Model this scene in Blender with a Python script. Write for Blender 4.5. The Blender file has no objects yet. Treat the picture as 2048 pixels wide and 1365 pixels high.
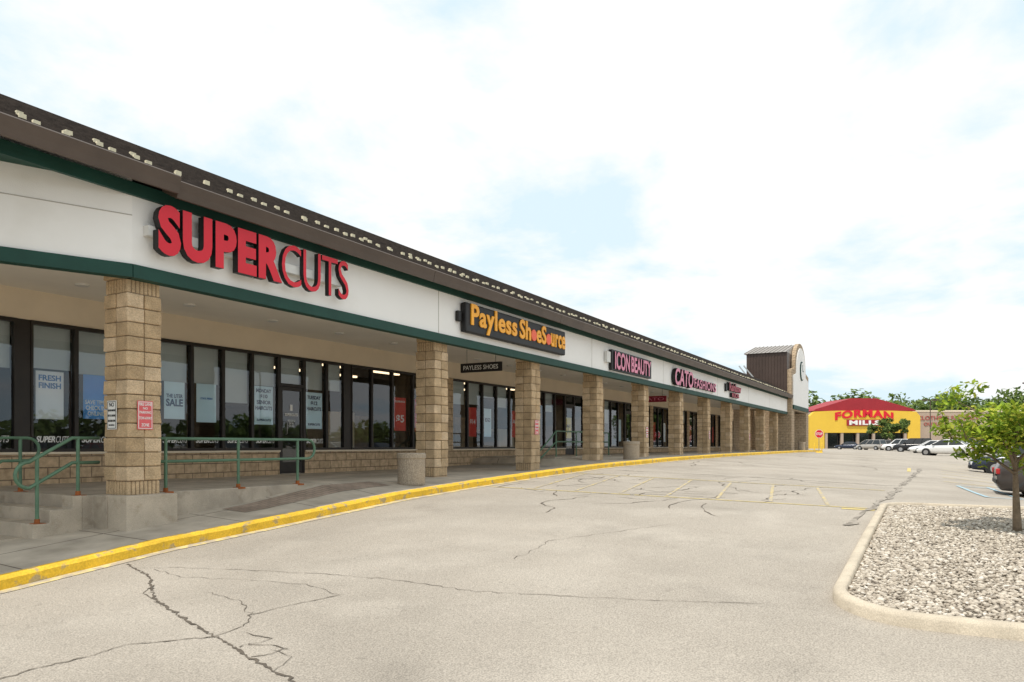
import bpy, math, random
from mathutils import Vector, Matrix
random.seed(7)
TH=math.radians(29.42); CT=math.cos(TH); ST=math.sin(TH)
scene=bpy.context.scene
COL=scene.collection
F=Vector((CT,ST,0)); R=Vector((ST,-CT,0))

# ---------------------------------------------------------------- materials
def mat(name,col,rough=.8,var=.15,scale=3,bump=0,bscale=40,metal=0,spec=.4,col2=None,c2fac=(.5,.7),detail=6,fine=0,fscale=120,stretch=None,c2s=2.3,big=0):
    m=bpy.data.materials.new(name); m.use_nodes=True
    nt=m.node_tree; N=nt.nodes; L=nt.links
    b=N['Principled BSDF']
    b.inputs['Roughness'].default_value=rough; b.inputs['Metallic'].default_value=metal
    b.inputs['Specular IOR Level'].default_value=spec
    g=N.new('ShaderNodeNewGeometry'); src=g.outputs['Position']
    if stretch:
        mp=N.new('ShaderNodeMapping'); mp.inputs['Scale'].default_value=stretch
        L.new(src,mp.inputs['Vector']); src=mp.outputs['Vector']
    n=N.new('ShaderNodeTexNoise'); n.inputs['Scale'].default_value=scale; n.inputs['Detail'].default_value=detail
    n.inputs['Roughness'].default_value=.6
    L.new(src,n.inputs['Vector'])
    r=N.new('ShaderNodeValToRGB')
    r.color_ramp.elements[0].position=.3; r.color_ramp.elements[1].position=.7
    r.color_ramp.elements[0].color=tuple(c*(1-var) for c in col)+(1,)
    r.color_ramp.elements[1].color=tuple(min(1,c*(1+var)) for c in col)+(1,)
    L.new(n.outputs['Fac'],r.inputs['Fac']); out=r.outputs['Color']
    if col2:
        n2=N.new('ShaderNodeTexNoise'); n2.inputs['Scale'].default_value=scale*c2s; n2.inputs['Detail'].default_value=8
        L.new(src,n2.inputs['Vector'])
        r2=N.new('ShaderNodeValToRGB'); r2.color_ramp.elements[0].position=c2fac[0]; r2.color_ramp.elements[1].position=c2fac[1]
        L.new(n2.outputs['Fac'],r2.inputs['Fac'])
        mx=N.new('ShaderNodeMixRGB'); L.new(r2.outputs['Color'],mx.inputs['Fac']); L.new(out,mx.inputs['Color1']); mx.inputs['Color2'].default_value=tuple(col2)+(1,)
        out=mx.outputs['Color']
    def mul(scale_,lo,hi,p0=.38,p1=.62,det=3):
        nonlocal out
        n3=N.new('ShaderNodeTexNoise'); n3.inputs['Scale'].default_value=scale_; n3.inputs['Detail'].default_value=det
        L.new(g.outputs['Position'],n3.inputs['Vector'])
        r3=N.new('ShaderNodeValToRGB'); r3.color_ramp.elements[0].position=p0; r3.color_ramp.elements[1].position=p1
        r3.color_ramp.elements[0].color=(lo,)*3+(1,); r3.color_ramp.elements[1].color=(hi,)*3+(1,)
        L.new(n3.outputs['Fac'],r3.inputs['Fac'])
        mx=N.new('ShaderNodeMixRGB'); mx.blend_type='MULTIPLY'; mx.inputs['Fac'].default_value=1
        L.new(out,mx.inputs['Color1']); L.new(r3.outputs['Color'],mx.inputs['Color2']); out=mx.outputs['Color']
    if fine: mul(fscale,1-fine,1+fine*.6)
    if big: mul(.9,1-big,1.0,.28,.42,7); mul(.13,1-big*.6,1.03,.4,.6,4); mul(7,1-big*1.4,1.0,.24,.34,6)
    L.new(out,b.inputs['Base Color'])
    if bump:
        nb=N.new('ShaderNodeTexNoise'); nb.inputs['Scale'].default_value=bscale; nb.inputs['Detail'].default_value=4
        L.new(g.outputs['Position'],nb.inputs['Vector'])
        bp=N.new('ShaderNodeBump'); bp.inputs['Strength'].default_value=bump; bp.inputs['Distance'].default_value=.02
        L.new(nb.outputs['Fac'],bp.inputs['Height']); L.new(bp.outputs['Normal'],b.inputs['Normal'])
    return m

def brickmat(name,c1,c2,mortar,w,h,msize=.012,bump=.6,offset=.5,axis='X',rough=.9,stain=0):
    m=mat(name,c1,rough)
    nt=m.node_tree; N=nt.nodes; L=nt.links; b=N['Principled BSDF']
    g=N.new('ShaderNodeNewGeometry'); sp=N.new('ShaderNodeSeparateXYZ'); L.new(g.outputs['Position'],sp.inputs[0])
    cb=N.new('ShaderNodeCombineXYZ')
    if axis=='X': L.new(sp.outputs['X'],cb.inputs['X']); L.new(sp.outputs['Z'],cb.inputs['Y'])
    elif axis=='S':
        ad=N.new('ShaderNodeMath'); L.new(sp.outputs['X'],ad.inputs[0]); L.new(sp.outputs['Y'],ad.inputs[1]); L.new(ad.outputs[0],cb.inputs['X']); L.new(sp.outputs['Z'],cb.inputs['Y'])
    else: L.new(sp.outputs['X'],cb.inputs['X']); L.new(sp.outputs['Y'],cb.inputs['Y'])
    br=N.new('ShaderNodeTexBrick'); br.inputs['Scale'].default_value=1
    br.inputs['Brick Width'].default_value=w; br.inputs['Row Height'].default_value=h; br.inputs['Mortar Size'].default_value=msize
    br.offset=offset; br.inputs['Color1'].default_value=tuple(c1)+(1,); br.inputs['Color2'].default_value=tuple(c2)+(1,); br.inputs['Mortar'].default_value=tuple(mortar)+(1,)
    br.inputs['Mortar Smooth'].default_value=.2
    L.new(cb.outputs[0],br.inputs['Vector'])
    n=N.new('ShaderNodeTexNoise'); n.inputs['Scale'].default_value=9 if axis!='G' else 2.2; n.inputs['Detail'].default_value=9; L.new(g.outputs['Position'],n.inputs['Vector'])
    r=N.new('ShaderNodeValToRGB'); r.color_ramp.elements[0].position=.3; r.color_ramp.elements[1].position=.7
    r.color_ramp.elements[0].color=(.72,.71,.70,1); r.color_ramp.elements[1].color=(1.15,1.15,1.15,1)
    L.new(n.outputs['Fac'],r.inputs['Fac'])
    mx=N.new('ShaderNodeMixRGB'); mx.blend_type='MULTIPLY'; mx.inputs['Fac'].default_value=1
    L.new(br.outputs['Color'],mx.inputs['Color1']); L.new(r.outputs['Color'],mx.inputs['Color2']); L.new(mx.outputs['Color'],b.inputs['Base Color'])
    nb=N.new('ShaderNodeTexNoise'); nb.inputs['Scale'].default_value=30; L.new(g.outputs['Position'],nb.inputs['Vector'])
    sb=N.new('ShaderNodeMath'); sb.operation='SUBTRACT'; L.new(nb.outputs['Fac'],sb.inputs[0]); L.new(br.outputs['Fac'],sb.inputs[1])
    bp=N.new('ShaderNodeBump'); bp.inputs['Strength'].default_value=bump; bp.inputs['Distance'].default_value=.02
    L.new(sb.outputs[0],bp.inputs['Height']); L.new(bp.outputs['Normal'],b.inputs['Normal'])
    return m

def glassmat(name,base=.035,tint=(.95,.97,.97)):
    m=bpy.data.materials.new(name); m.use_nodes=True; nt=m.node_tree; N=nt.nodes; L=nt.links
    N.remove(N['Principled BSDF']); o=N['Material Output']
    t=N.new('ShaderNodeBsdfTransparent'); t.inputs['Color'].default_value=tint+(1,)
    g=N.new('ShaderNodeBsdfGlossy'); g.inputs['Roughness'].default_value=.01; g.inputs['Color'].default_value=(.9,.95,1,1)
    fr=N.new('ShaderNodeFresnel'); fr.inputs['IOR'].default_value=1.5
    a=N.new('ShaderNodeMath'); a.operation='ADD'; a.use_clamp=True; a.inputs[1].default_value=base; L.new(fr.outputs[0],a.inputs[0])
    ge=N.new('ShaderNodeNewGeometry'); nz=N.new('ShaderNodeTexNoise'); nz.inputs['Scale'].default_value=1.1; nz.inputs['Detail'].default_value=1
    L.new(ge.outputs['Position'],nz.inputs['Vector']); bp=N.new('ShaderNodeBump'); bp.inputs['Strength'].default_value=.08; bp.inputs['Distance'].default_value=.02
    L.new(nz.outputs['Fac'],bp.inputs['Height']); L.new(bp.outputs['Normal'],g.inputs['Normal'])
    mx=N.new('ShaderNodeMixShader'); L.new(a.outputs[0],mx.inputs[0]); L.new(t.outputs[0],mx.inputs[1]); L.new(g.outputs[0],mx.inputs[2]); L.new(mx.outputs[0],o.inputs['Surface'])
    return m

def leafmat(name,col,var=.35,scale=2.5,tr=.35):
    m=mat(name,col,.6,var,scale,spec=.2); nt=m.node_tree; N=nt.nodes; L=nt.links
    b=N['Principled BSDF']; o=N['Material Output']
    src=b.inputs['Base Color'].links[0].from_socket
    t=N.new('ShaderNodeBsdfTranslucent'); L.new(src,t.inputs['Color'])
    mx=N.new('ShaderNodeMixShader'); mx.inputs[0].default_value=tr; L.new(b.outputs[0],mx.inputs[1]); L.new(t.outputs[0],mx.inputs[2]); L.new(mx.outputs[0],o.inputs['Surface'])
    return m

M={}
ASP=(.395,.355,.305)
M['asphalt']=mat('asphalt',ASP,.92,.09,.35,.6,55,fine=.27,fscale=80,col2=(.45,.407,.352),c2fac=(.45,.65),big=.12,spec=.2)
M['concrete']=brickmat('sidewalk_concrete',(.52,.455,.365),(.47,.41,.33),(.17,.14,.11),1.5,1.6,.012,.25,0,'G')
M['conc']=mat('cast_concrete',(.42,.36,.285),.9,.22,2.5,.4,50,col2=(.30,.25,.19),c2fac=(.55,.75),fine=.12)
M['concp']=mat('plinth_concrete',(.50,.43,.34),.9,.16,2.5,.4,50,col2=(.38,.31,.23),c2fac=(.55,.75),fine=.12)
M['paver']=brickmat('brown_paver_strip',(.38,.29,.225),(.34,.26,.20),(.22,.18,.14),.2,.1,.01,.4,.5,'G')
M['kerbyel']=mat('yellow_kerb_paint',(.84,.53,.04),.75,.15,3,.3,60,col2=(.50,.38,.19),c2fac=(.56,.64),fine=.12,fscale=40,big=.12)
M['kerbconc']=mat('kerb_concrete',(.54,.47,.37),.9,.15,3,.4,50,col2=(.38,.32,.24),c2fac=(.6,.75),fine=.14)
M['lineyel']=mat('worn_yellow_line',(.56,.45,.21),.9,.12,3,.2,60,col2=ASP,c2fac=(.42,.56),c2s=3,fine=.2,fscale=80)
M['lineyelb']=mat('faded_yellow_line',(.60,.48,.18),.9,.12,3,.2,60,col2=ASP,c2fac=(.52,.66),c2s=3)
M['lineblue']=mat('worn_blue_line',(.36,.52,.60),.9,.12,3,.2,60,col2=ASP,c2fac=(.55,.70))
M['gutpaint']=mat('pale_gutter_paint',(.66,.54,.25),.9,.12,3,.2,60,col2=(.44,.38,.30),c2fac=(.42,.54))
M['crack']=mat('crack_dark',(.12,.10,.08),.95,.3,5)
M['seal']=mat('worn_patch',(.22,.195,.165),.95,.2,3,col2=ASP,c2fac=(.45,.60))
M['block']=mat('split_face_block',(.56,.41,.25),.95,.20,5,1.0,38,fine=.15,fscale=60)
M['block2']=mat('split_face_block_dark',(.48,.345,.205),.95,.20,5,1.0,38,fine=.15,fscale=60)
M['block3']=mat('split_face_block_pale',(.63,.475,.31),.95,.18,5,1.0,38,fine=.15,fscale=60)
M['mortar']=mat('block_mortar',(.27,.20,.13),.95,.15,8)
M['bulk']=brickmat('split_block_wall',(.60,.44,.28),(.52,.38,.24),(.24,.175,.115),.40,.20,.010,.8,.5,'X')
M['white']=mat('fascia_stucco',(.88,.865,.84),.9,.02,.8,.12,70,col2=(.82,.80,.765),c2fac=(.55,.85))
M['whiteseam']=mat('panel_joint',(.45,.42,.38),.9,.1,2)
M['green']=mat('green_trim_paint',(.008,.055,.040),.6,.15,2,.05)
M['brown']=mat('bronze_gutter_metal',(.092,.066,.050),.5,.15,1.5,.02,10,metal=.1)
M['shingle']=mat('dark_roof_shingle',(.065,.050,.041),.95,.35,8,.4,50)
M['patch']=mat('pale_snow_guard',(.72,.66,.48),.8,.12,9)
M['soffit']=mat('soffit_board',(.86,.81,.73),.9,.05,.7,.05)
M['tanwall']=mat('tan_stucco_wall',(.76,.65,.50),.9,.06,1,.15,60)
M['frame']=mat('dark_bronze_frame',(.026,.020,.016),.4,.2,3,metal=.2)
M['glass']=glassmat('shop_glass')
M['shade']=mat('pale_roller_shade',(.62,.66,.65),.8,.05,1)
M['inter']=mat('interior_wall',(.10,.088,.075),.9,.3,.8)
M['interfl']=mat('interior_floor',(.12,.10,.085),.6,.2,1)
M['rail']=mat('green_pipe_paint',(.10,.19,.12),.5,.2,6,.05)
M['rust']=mat('rust_stain',(.32,.10,.03),.95,.35,14,.3)
M['red']=mat('sign_red_face',(.66,.012,.03),.4,.06,2)
M['dred']=mat('sign_dull_red_face',(.42,.02,.05),.4,.06,2)
M['black']=mat('sign_black',(.012,.011,.011),.5,.2,2)
M['orange']=mat('sign_amber_face',(.95,.42,.02),.4,.05,2)
M['orangered']=mat('sign_coral_face',(.88,.12,.04),.4,.05,2)
M['pinkw']=mat('sign_pale_pink_face',(.74,.24,.36),.4,.10,4)
M['redside']=mat('sign_dark_red',(.30,.015,.04),.5,.1,2)
M['signwhite']=mat('sign_white',(.82,.82,.80),.5,.04,2)
M['race']=mat('grey_raceway',(.70,.69,.66),.5,.05,2)
M['posterblue']=mat('poster_blue',(.10,.36,.78),.6,.05,2)
M['posterpale']=mat('poster_pale_blue',(.72,.87,.92),.6,.04,2)
M['posterwhite']=mat('poster_white',(.90,.91,.91),.6,.04,2)
M['posterred']=mat('poster_red',(.62,.06,.05),.6,.05,2)
M['posteryel']=mat('poster_yellow',(.75,.60,.10),.6,.05,2)
M['navy']=mat('ink_navy',(.02,.05,.13),.6,.05,2)
M['inkblue']=mat('ink_blue',(.03,.18,.45),.6,.05,2)
M['inkblack']=mat('ink_black',(.02,.02,.02),.6,.05,2)
M['noticered']=mat('faded_red_notice',(.68,.12,.13),.5,.1,8)
M['aggregate']=mat('exposed_aggregate',(.42,.35,.27),.95,.25,40,.8,60,fine=.25,fscale=70)
M['steel']=mat('galvanised_steel',(.35,.35,.34),.45,.1,5,metal=.7)
M['bark']=mat('bark',(.20,.15,.10),.95,.3,12,.8,30)
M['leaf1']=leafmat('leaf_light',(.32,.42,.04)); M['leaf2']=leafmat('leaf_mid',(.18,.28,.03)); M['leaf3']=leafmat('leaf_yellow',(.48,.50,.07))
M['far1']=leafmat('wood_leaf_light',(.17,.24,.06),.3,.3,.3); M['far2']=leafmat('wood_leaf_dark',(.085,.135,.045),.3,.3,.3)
M['fyellow']=mat('store_yellow_paint',(.76,.50,.06),.8,.05,.3)
M['fred']=mat('store_red_metal',(.33,.02,.03),.6,.08,.4)
M['dullred']=mat('faded_red_letters',(.42,.08,.07),.6,.08,.4)
M['fbeige']=mat('distant_store_wall',(.44,.35,.28),.9,.08,.3)
M['rib']=mat('brown_ribbed_metal',(.075,.050,.040),.45,.15,1,metal=.15)
M['ribroof']=mat('weathered_metal_roof',(.34,.31,.28),.4,.15,1,metal=.4)
M['brick']=brickmat('tower_brick',(.50,.38,.26),(.43,.33,.22),(.26,.20,.14),.40,.20,.012,.6,.5,'S')
M['tyre']=mat('tyre_rubber',(.02,.02,.02),.85,.1,5)
M['rim']=mat('alloy_rim',(.45,.45,.46),.35,.1,5,metal=.8)
M['carglass']=mat('car_glass',(.015,.018,.02),.05,.1,2,spec=.8)
M['tail']=mat('tail_lamp_red',(.40,.02,.02),.25,.1,5)
M['head']=mat('head_lamp_clear',(.7,.7,.7),.15,.1,5)
M['trim']=mat('black_plastic_trim',(.02,.02,.02),.6,.1,5)
def paint(n,c): return mat(n,c,.25,.03,1,metal=.2,spec=.6)
PA=dict(white=paint('car_white',(.78,.78,.77)),silver=paint('car_silver',(.42,.40,.37)),black=paint('car_black',(.015,.015,.018)),brown=paint('car_taupe',(.06,.05,.046)),
        navy=paint('car_navy',(.02,.03,.06)),red=paint('car_maroon',(.22,.02,.02)),grey=paint('car_grey',(.16,.16,.17)))

# ---------------------------------------------------------------- mesh helper
class MB:
    def __init__(s): s.v=[]; s.f=[]; s.m=[]
    def add(s,vs,fs,m=0):
        o=len(s.v); s.v+= [tuple(p) for p in vs]; s.f+=[tuple(i+o for i in f) for f in fs]
        s.m+= m if isinstance(m,list) else [m]*len(fs)
    def hexa(s,p,m=0):
        s.add(p,[(0,3,2,1),(4,5,6,7),(0,1,5,4),(1,2,6,5),(2,3,7,6),(3,0,4,7)],m)
    def box(s,x0,x1,y0,y1,z0,z1,m=0):
        s.hexa([(x0,y0,z0),(x1,y0,z0),(x1,y1,z0),(x0,y1,z0),(x0,y0,z1),(x1,y0,z1),(x1,y1,z1),(x0,y1,z1)],m); return s
    def obox(s,o,a,b,c,m=0):
        o,a,b,c=map(Vector,(o,a,b,c)); s.hexa([o,o+a,o+a+b,o+b,o+c,o+a+c,o+a+b+c,o+b+c],m); return s
    def pane(s,x0,x1,y,z0,z1,m=0):
        s.add([(x0,y,z0),(x1,y,z0),(x1,y,z1),(x0,y,z1)],[(0,1,2,3)],m); return s
    def prism(s,poly,d,m=0):
        n=len(poly); d=Vector(d); P=[Vector(p) for p in poly]
        s.add(P+[p+d for p in P],[tuple(range(n))[::-1],tuple(range(n,2*n))]+[(i,(i+1)%n,(i+1)%n+n,i+n) for i in range(n)],m); return s
    def cyl(s,p0,p1,r0,r1=None,n=12,m=0,cap=True):
        if r1 is None: r1=r0
        p0=Vector(p0);p1=Vector(p1); d=(p1-p0).normalized()
        a=d.orthogonal().normalized(); b=d.cross(a)
        vs=[];
        for p,r in((p0,r0),(p1,r1)):
            for i in range(n):
                t=2*math.pi*i/n; vs.append(p+a*math.cos(t)*r+b*math.sin(t)*r)
        fs=[(i,(i+1)%n,(i+1)%n+n,i+n) for i in range(n)]
        if cap: fs+=[tuple(range(n))[::-1],tuple(range(n,2*n))]
        s.add(vs,fs,m); return s
    def tube(s,pts,r,n=10,m=0):
        P=[Vector(p) for p in pts]; rings=[]; up=None
        for i,p in enumerate(P):
            d=((P[i+1]-p) if i==0 else (p-P[i-1]) if i==len(P)-1 else (P[i+1]-P[i-1])).normalized()
            if up is None: a=d.orthogonal().normalized()
            else: a=(up-d*up.dot(d)).normalized()
            up=a; b=d.cross(a); rr=r[i] if isinstance(r,list) else r
            rings.append([p+a*math.cos(2*math.pi*k/n)*rr+b*math.sin(2*math.pi*k/n)*rr for k in range(n)])
        vs=[q for ring in rings for q in ring]; fs=[]
        for i in range(len(P)-1):
            for k in range(n): fs.append((i*n+k,i*n+(k+1)%n,(i+1)*n+(k+1)%n,(i+1)*n+k))
        fs+=[tuple(range(n))[::-1],tuple(range((len(P)-1)*n,len(P)*n))]
        s.add(vs,fs,m); return s
def wl(o):
    v=Vector((0,0,0))
    while o: v+=o.location; o=o.parent
    return v
def fin(o,label=None,cat=None,group=None,kind=None):
    if label: o['label']=label
    if cat: o['category']=cat
    if group: o['group']=group
    if kind: o['kind']=kind
    return o
def make(name,mb,mats,parent=None,world=True,smooth=False,bevel=0,origin=None,**kw):
    me=bpy.data.meshes.new(name)
    off=Vector((0,0,0))
    if world:
        if origin is not None: off=Vector(origin)
        elif parent: off=wl(parent)
        elif mb.v:
            xs=[p[0] for p in mb.v]; ys=[p[1] for p in mb.v]; zs=[p[2] for p in mb.v]
            off=Vector(((min(xs)+max(xs))/2,(min(ys)+max(ys))/2,min(zs)))
    me.from_pydata([(p[0]-off.x,p[1]-off.y,p[2]-off.z) for p in mb.v],[],mb.f)
    for m in mats: me.materials.append(m)
    me.polygons.foreach_set('material_index',mb.m)
    if smooth: me.polygons.foreach_set('use_smooth',[True]*len(me.polygons))
    me.update()
    o=bpy.data.objects.new(name,me); COL.objects.link(o)
    if parent: o.parent=parent; o.location=off-wl(parent) if world else Vector((0,0,0))
    else: o.location=off
    if bevel:
        b=o.modifiers.new('b','BEVEL'); b.width=bevel; b.segments=2; b.limit_method='ANGLE'
    fin(o,**kw); return o
def empty(name,loc,**kw):
    o=bpy.data.objects.new(name,None); COL.objects.link(o); o.location=loc; o.empty_display_size=.2; fin(o,**kw); return o
def dup(root,loc,rz=0,**kw):
    n=root.copy(); COL.objects.link(n); n.location=loc; n.rotation_euler=(0,0,rz)
    def rec(a,b):
        for c in a.children:
            d=c.copy(); COL.objects.link(d); d.parent=b; d.matrix_parent_inverse=c.matrix_parent_inverse.copy(); rec(c,d)
    rec(root,n); fin(n,**kw); return n
_tc={}
def text_geo(body,bold=0,shear=0,spacing=1.0,res=4):
    k=(body,bold,shear,spacing)
    if k in _tc: return _tc[k]
    cu=bpy.data.curves.new('t','FONT'); cu.body=body; cu.size=1; cu.offset=bold; cu.extrude=.5; cu.shear=shear
    cu.space_character=spacing; cu.resolution_u=res; cu.align_x='CENTER'; cu.space_line=.85
    ob=bpy.data.objects.new('t',cu); COL.objects.link(ob); dg=bpy.context.evaluated_depsgraph_get(); dg.update()
    me=bpy.data.meshes.new_from_object(ob.evaluated_get(dg))
    v=[tuple(x.co) for x in me.vertices]; f=[tuple(p.vertices) for p in me.polygons]; s=[0 if p.normal.z>.5 else 1 for p in me.polygons]
    bpy.data.objects.remove(ob); bpy.data.curves.remove(cu); bpy.data.meshes.remove(me)
    x0=min(p[0] for p in v);x1=max(p[0] for p in v);y0=min(p[1] for p in v);y1=max(p[1] for p in v)
    v=[((p[0]-x0)/(x1-x0),(p[1]-y0)/(y1-y0),p[2]+.5) for p in v]
    _tc[k]=(v,f,s); return _tc[k]
def text_into(mb,body,w,h,o,right,up,depth,bold=0,shear=0,spacing=1,front=0,side=1,arch=0):
    v,f,s=text_geo(body,bold,shear,spacing); o=Vector(o); right=Vector(right).normalized(); up=Vector(up).normalized(); n=right.cross(up)
    mb.add([o+right*p[0]*w+up*(p[1]*h+arch*(1-(2*p[0]-1)**2))+n*p[2]*depth for p in v],f,[front if q==0 else side for q in s])
XR=(1,0,0); UP=(0,0,1)

# ---------------------------------------------------------------- terrain
HK=[(-400,-3.2),(-50,-2.6),(-5,-1.95),(0,-1.75),(4.2,-1.52),(6.1,-1.33),(8.9,-1.14),(10.9,-1.0),(13.7,-.88),(17,-.77),(20.3,-.68),(27,-.59),(35,-.54),(57,-.51),(90,-.6),(130,-.8),(1200,-.9)]
H0=[(-400,-3.2),(-50,-2.9),(-5,-2.1),(0,-1.85),(4,-1.6),(7,-1.37),(10,-1.22),(13.7,-1.07),(20,-1.0),(35,-.96),(60,-.95),(1200,-.95)]
DR=[(-400,0),(14.5,0),(20,.30),(42,.34),(70,.0),(1200,0)]
def pl(T,x):
    if x<=T[0][0]: return T[0][1]
    for a,b in zip(T,T[1:]):
        if x<=b[0]: return a[1]+(b[1]-a[1])*(x-a[0])/(b[0]-a[0])
    return T[-1][1]
def G(x,y):
    t=max(0,min(1,y/8.5)); return pl(H0,x)*(1-t)+pl(HK,x)*t-(pl(DR,x)*min(1,-y/3.0) if y<0 else 0)
def sheet(xs,ys,hf):
    mb=MB(); nx=len(xs); vs=[(x,y,hf(x,y)) for y in ys for x in xs]
    mb.add(vs,[(j*nx+i,j*nx+i+1,(j+1)*nx+i+1,(j+1)*nx+i) for j in range(len(ys)-1) for i in range(nx-1)]); return mb
xs=sorted(set([-400,-200,-100,-50,-30,-20,-10]+[i*.5 for i in range(-12,150)]+[80,90,100,115,130,160,200,300,500,800,1200]+[p[0] for p in HK]+[p[0] for p in H0]))
ys=sorted(set([-800,-400,-200,-100,-50,-30,-20,-12,-8,-5,-4,-3,-2.5,-2,-1.5,-1,-.5,0]+[i*.5 for i in range(0,18)]+[8.5,9.5,12,20,40,80,160,400,800]))
make('ground',sheet(xs,ys,G),[M['asphalt']],smooth=True,origin=(0,0,0),kind='structure',label='worn pale asphalt parking lot with cracks')

KI=[(-30,-2.4),(-5,-1.78),(4,-1.34),(6.5,-1.12),(8.5,-.95),(10.2,-.71),(18.5,-.70),(20,-.64),(22.9,-.50),(27,-.44),(35,-.40),(120,-.38)]
KI2=[(-30,-2.4),(-5,-1.78),(4,-1.34),(6.5,-1.12),(8.5,-.95),(10.2,-.71),(21.6,-.70),(21.8,-.44),(27,-.42),(120,-.38)]
KH=.14
def SW(x,y):
    k=pl(HK,x)+KH-.004
    if y<=9.85: t=max(0,(y-8.65)/1.2); return k*(1-t)+pl(KI,x)*t
    t=min(1,(y-9.85)/.95); return pl(KI,x)*(1-t)+pl(KI2,x)*t
xs2=sorted(set([i*.5 for i in range(-20,141)]+[p[0] for p in HK if -10<p[0]<70]+[p[0] for p in KI if -10<p[0]<70]+[21.6,21.8]))
make('pavement',sheet(xs2,[8.65,9.0,9.4,9.85,10.3,10.8,12,13.84],SW),[M['concrete']],smooth=True,origin=(0,9,0),kind='structure',label='concrete shopfront sidewalk with joints')
make('paver_strip',sheet([x for x in xs2 if 7.9<=x<=11.6],[9.2,9.4,9.72],lambda x,y:SW(x,y)+.006),[M['paver']],origin=(9,9.4,-1),kind='structure',label='brown paver strip on the sloping sidewalk')
mb=MB(); ksx=sorted(set([round(i*.25,2) for i in range(-40,281)]+[p[0] for p in HK if -10<p[0]<70]))
jz={x:random.uniform(-.007,.005) for x in ksx}; jy={x:random.uniform(-.008,.010) for x in ksx}
for a,b in zip(ksx,ksx[1:]):
    pr=[]
    for x in(a,b):
        k=pl(HK,x); s=jy[x]; z=jz[x]
        pr.append([(x,8.49+s,k-.2),(x,8.50+s,k+KH-.035+z),(x,8.53+s,k+KH-.004+z),(x,8.65,k+KH)])
    A_,B_=pr; n=4
    mb.add(A_+B_,[(i,i+1,n+i+1,n+i)[::-1] for i in range(3)])
make('kerb',mb,[M['kerbyel']],origin=(0,8.5,0),kind='structure',smooth=False,label='yellow painted concrete kerb with worn patches')
mb=sheet(xs2,[8.34,8.42,8.497],lambda x,y:G(x,y)+.006)
make('gutter_paint',mb,[M['gutpaint']],origin=(0,8.3,0),kind='structure',label='pale yellow paint beside the kerb')

def ribbon(mb,pts,w,jit=.03,step=.12,dz=.006,m=0,taper=True):
    P=[]
    for a,b in zip(pts,pts[1:]):
        n=max(1,int(math.dist(a,b)/step))
        for i in range(n): t=i/n; P.append((a[0]+(b[0]-a[0])*t,a[1]+(b[1]-a[1])*t))
    P.append(pts[-1])
    Q=[(p[0]+random.uniform(-jit,jit),p[1]+random.uniform(-jit,jit)) for p in P]
    vs=[]
    for i,p in enumerate(Q):
        a=Q[max(0,i-1)]; b=Q[min(len(Q)-1,i+1)]; dx,dy=b[0]-a[0],b[1]-a[1]; l=math.hypot(dx,dy) or 1
        ww=w*(random.uniform(.2,1.3) if jit else 1)/2
        if jit and taper and (i==len(Q)-1): ww*=.2
        for s in(-1,1):
            x=p[0]-dy/l*ww*s; y=p[1]+dx/l*ww*s; vs.append((x,y,G(x,y)+dz))
    mb.add(vs,[(2*i,2*i+1,2*i+3,2*i+2) for i in range(len(Q)-1)],m)
mb=MB()
for X in(13.7,18.2): ribbon(mb,[(X,.95),(X,8.25)],.07,0,.4,m=1)
for i in range(7): ribbon(mb,[(13.9,1.6+i*.95),(18.0,2.3+i*.95)],.06,0,.4)
make('crosswalk_lines',mb,[M['lineyel'],M['lineyelb']],origin=(14,4,-1),kind='structure',label='faded yellow hatched crosswalk lines on asphalt')
mb=MB(); ribbon(mb,[(13.5,.85),(13.5,1.35)],.16,0,.3); ribbon(mb,[(30,.8),(34,.9)],.12,0,.4)
for i in range(9): ribbon(mb,[(24+i*2.8,-.2),(24+i*2.8,-5.0)],.10,0,.25,.012)
make('parking_lines',mb,[M['lineyelb']],origin=(20,-2,-1),kind='structure',label='faded yellow parking bay lines')
mb=MB()
ribbon(mb,[(18.4,-.95),(22.3,-.5)],.10,0,.25,.012); ribbon(mb,[(19.2,-1.6),(23.2,-1.2)],.10,0,.25,.012); ribbon(mb,[(22.3,-.5),(23.6,-2.6)],.10,0,.25,.012)
ribbon(mb,[(18.4,-.95),(19.6,-3.4)],.10,0,.25,.012)
make('accessible_bay_lines',mb,[M['lineblue']],origin=(20,-1,-1),kind='structure',label='pale blue accessible bay markings')
mb=MB()
ribbon(mb,[(5.45,8.25),(5.2,7.5),(4.64,6.6),(4.32,5.73),(4.11,5.08),(3.79,4.16),(3.72,3.86),(3.3,3.1),(2.6,2.2)],.028,.018,.04)
ribbon(mb,[(5.0,7.1),(4.7,6.9),(4.5,6.2)],.010,.03,.06)
ribbon(mb,[(4.11,5.08),(3.9,5.3),(3.65,5.55),(3.3,5.55),(2.99,5.65),(2.4,5.6)],.016,.018,.05)
ribbon(mb,[(4.11,5.08),(4.45,5.1),(4.64,5.28),(5.0,5.15),(5.44,4.95)],.012,.02,.06)
ribbon(mb,[(4.64,5.28),(4.9,5.7),(5.0,6.3)],.008,.03,.06)
ribbon(mb,[(4.0,4.7),(4.25,4.6),(4.3,5.0)],.012,.03,.06)
ribbon(mb,[(3.9,4.4),(4.15,4.3),(4.1,4.7)],.012,.03,.06)
ribbon(mb,[(3.75,4.0),(4.0,4.15),(4.1,4.4)],.010,.03,.06)
ribbon(mb,[(5.36,8.0),(5.6,7.4),(5.8,6.6),(6.0,5.6),(6.1,4.76),(6.05,3.82),(6.27,2.87),(6.5,2.0),(6.72,1.3)],.009,.022,.08)
ribbon(mb,[(5.4,7.7),(5.3,7.0),(5.5,6.3),(5.6,5.5),(5.44,4.95)],.006,.03,.08)
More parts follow.
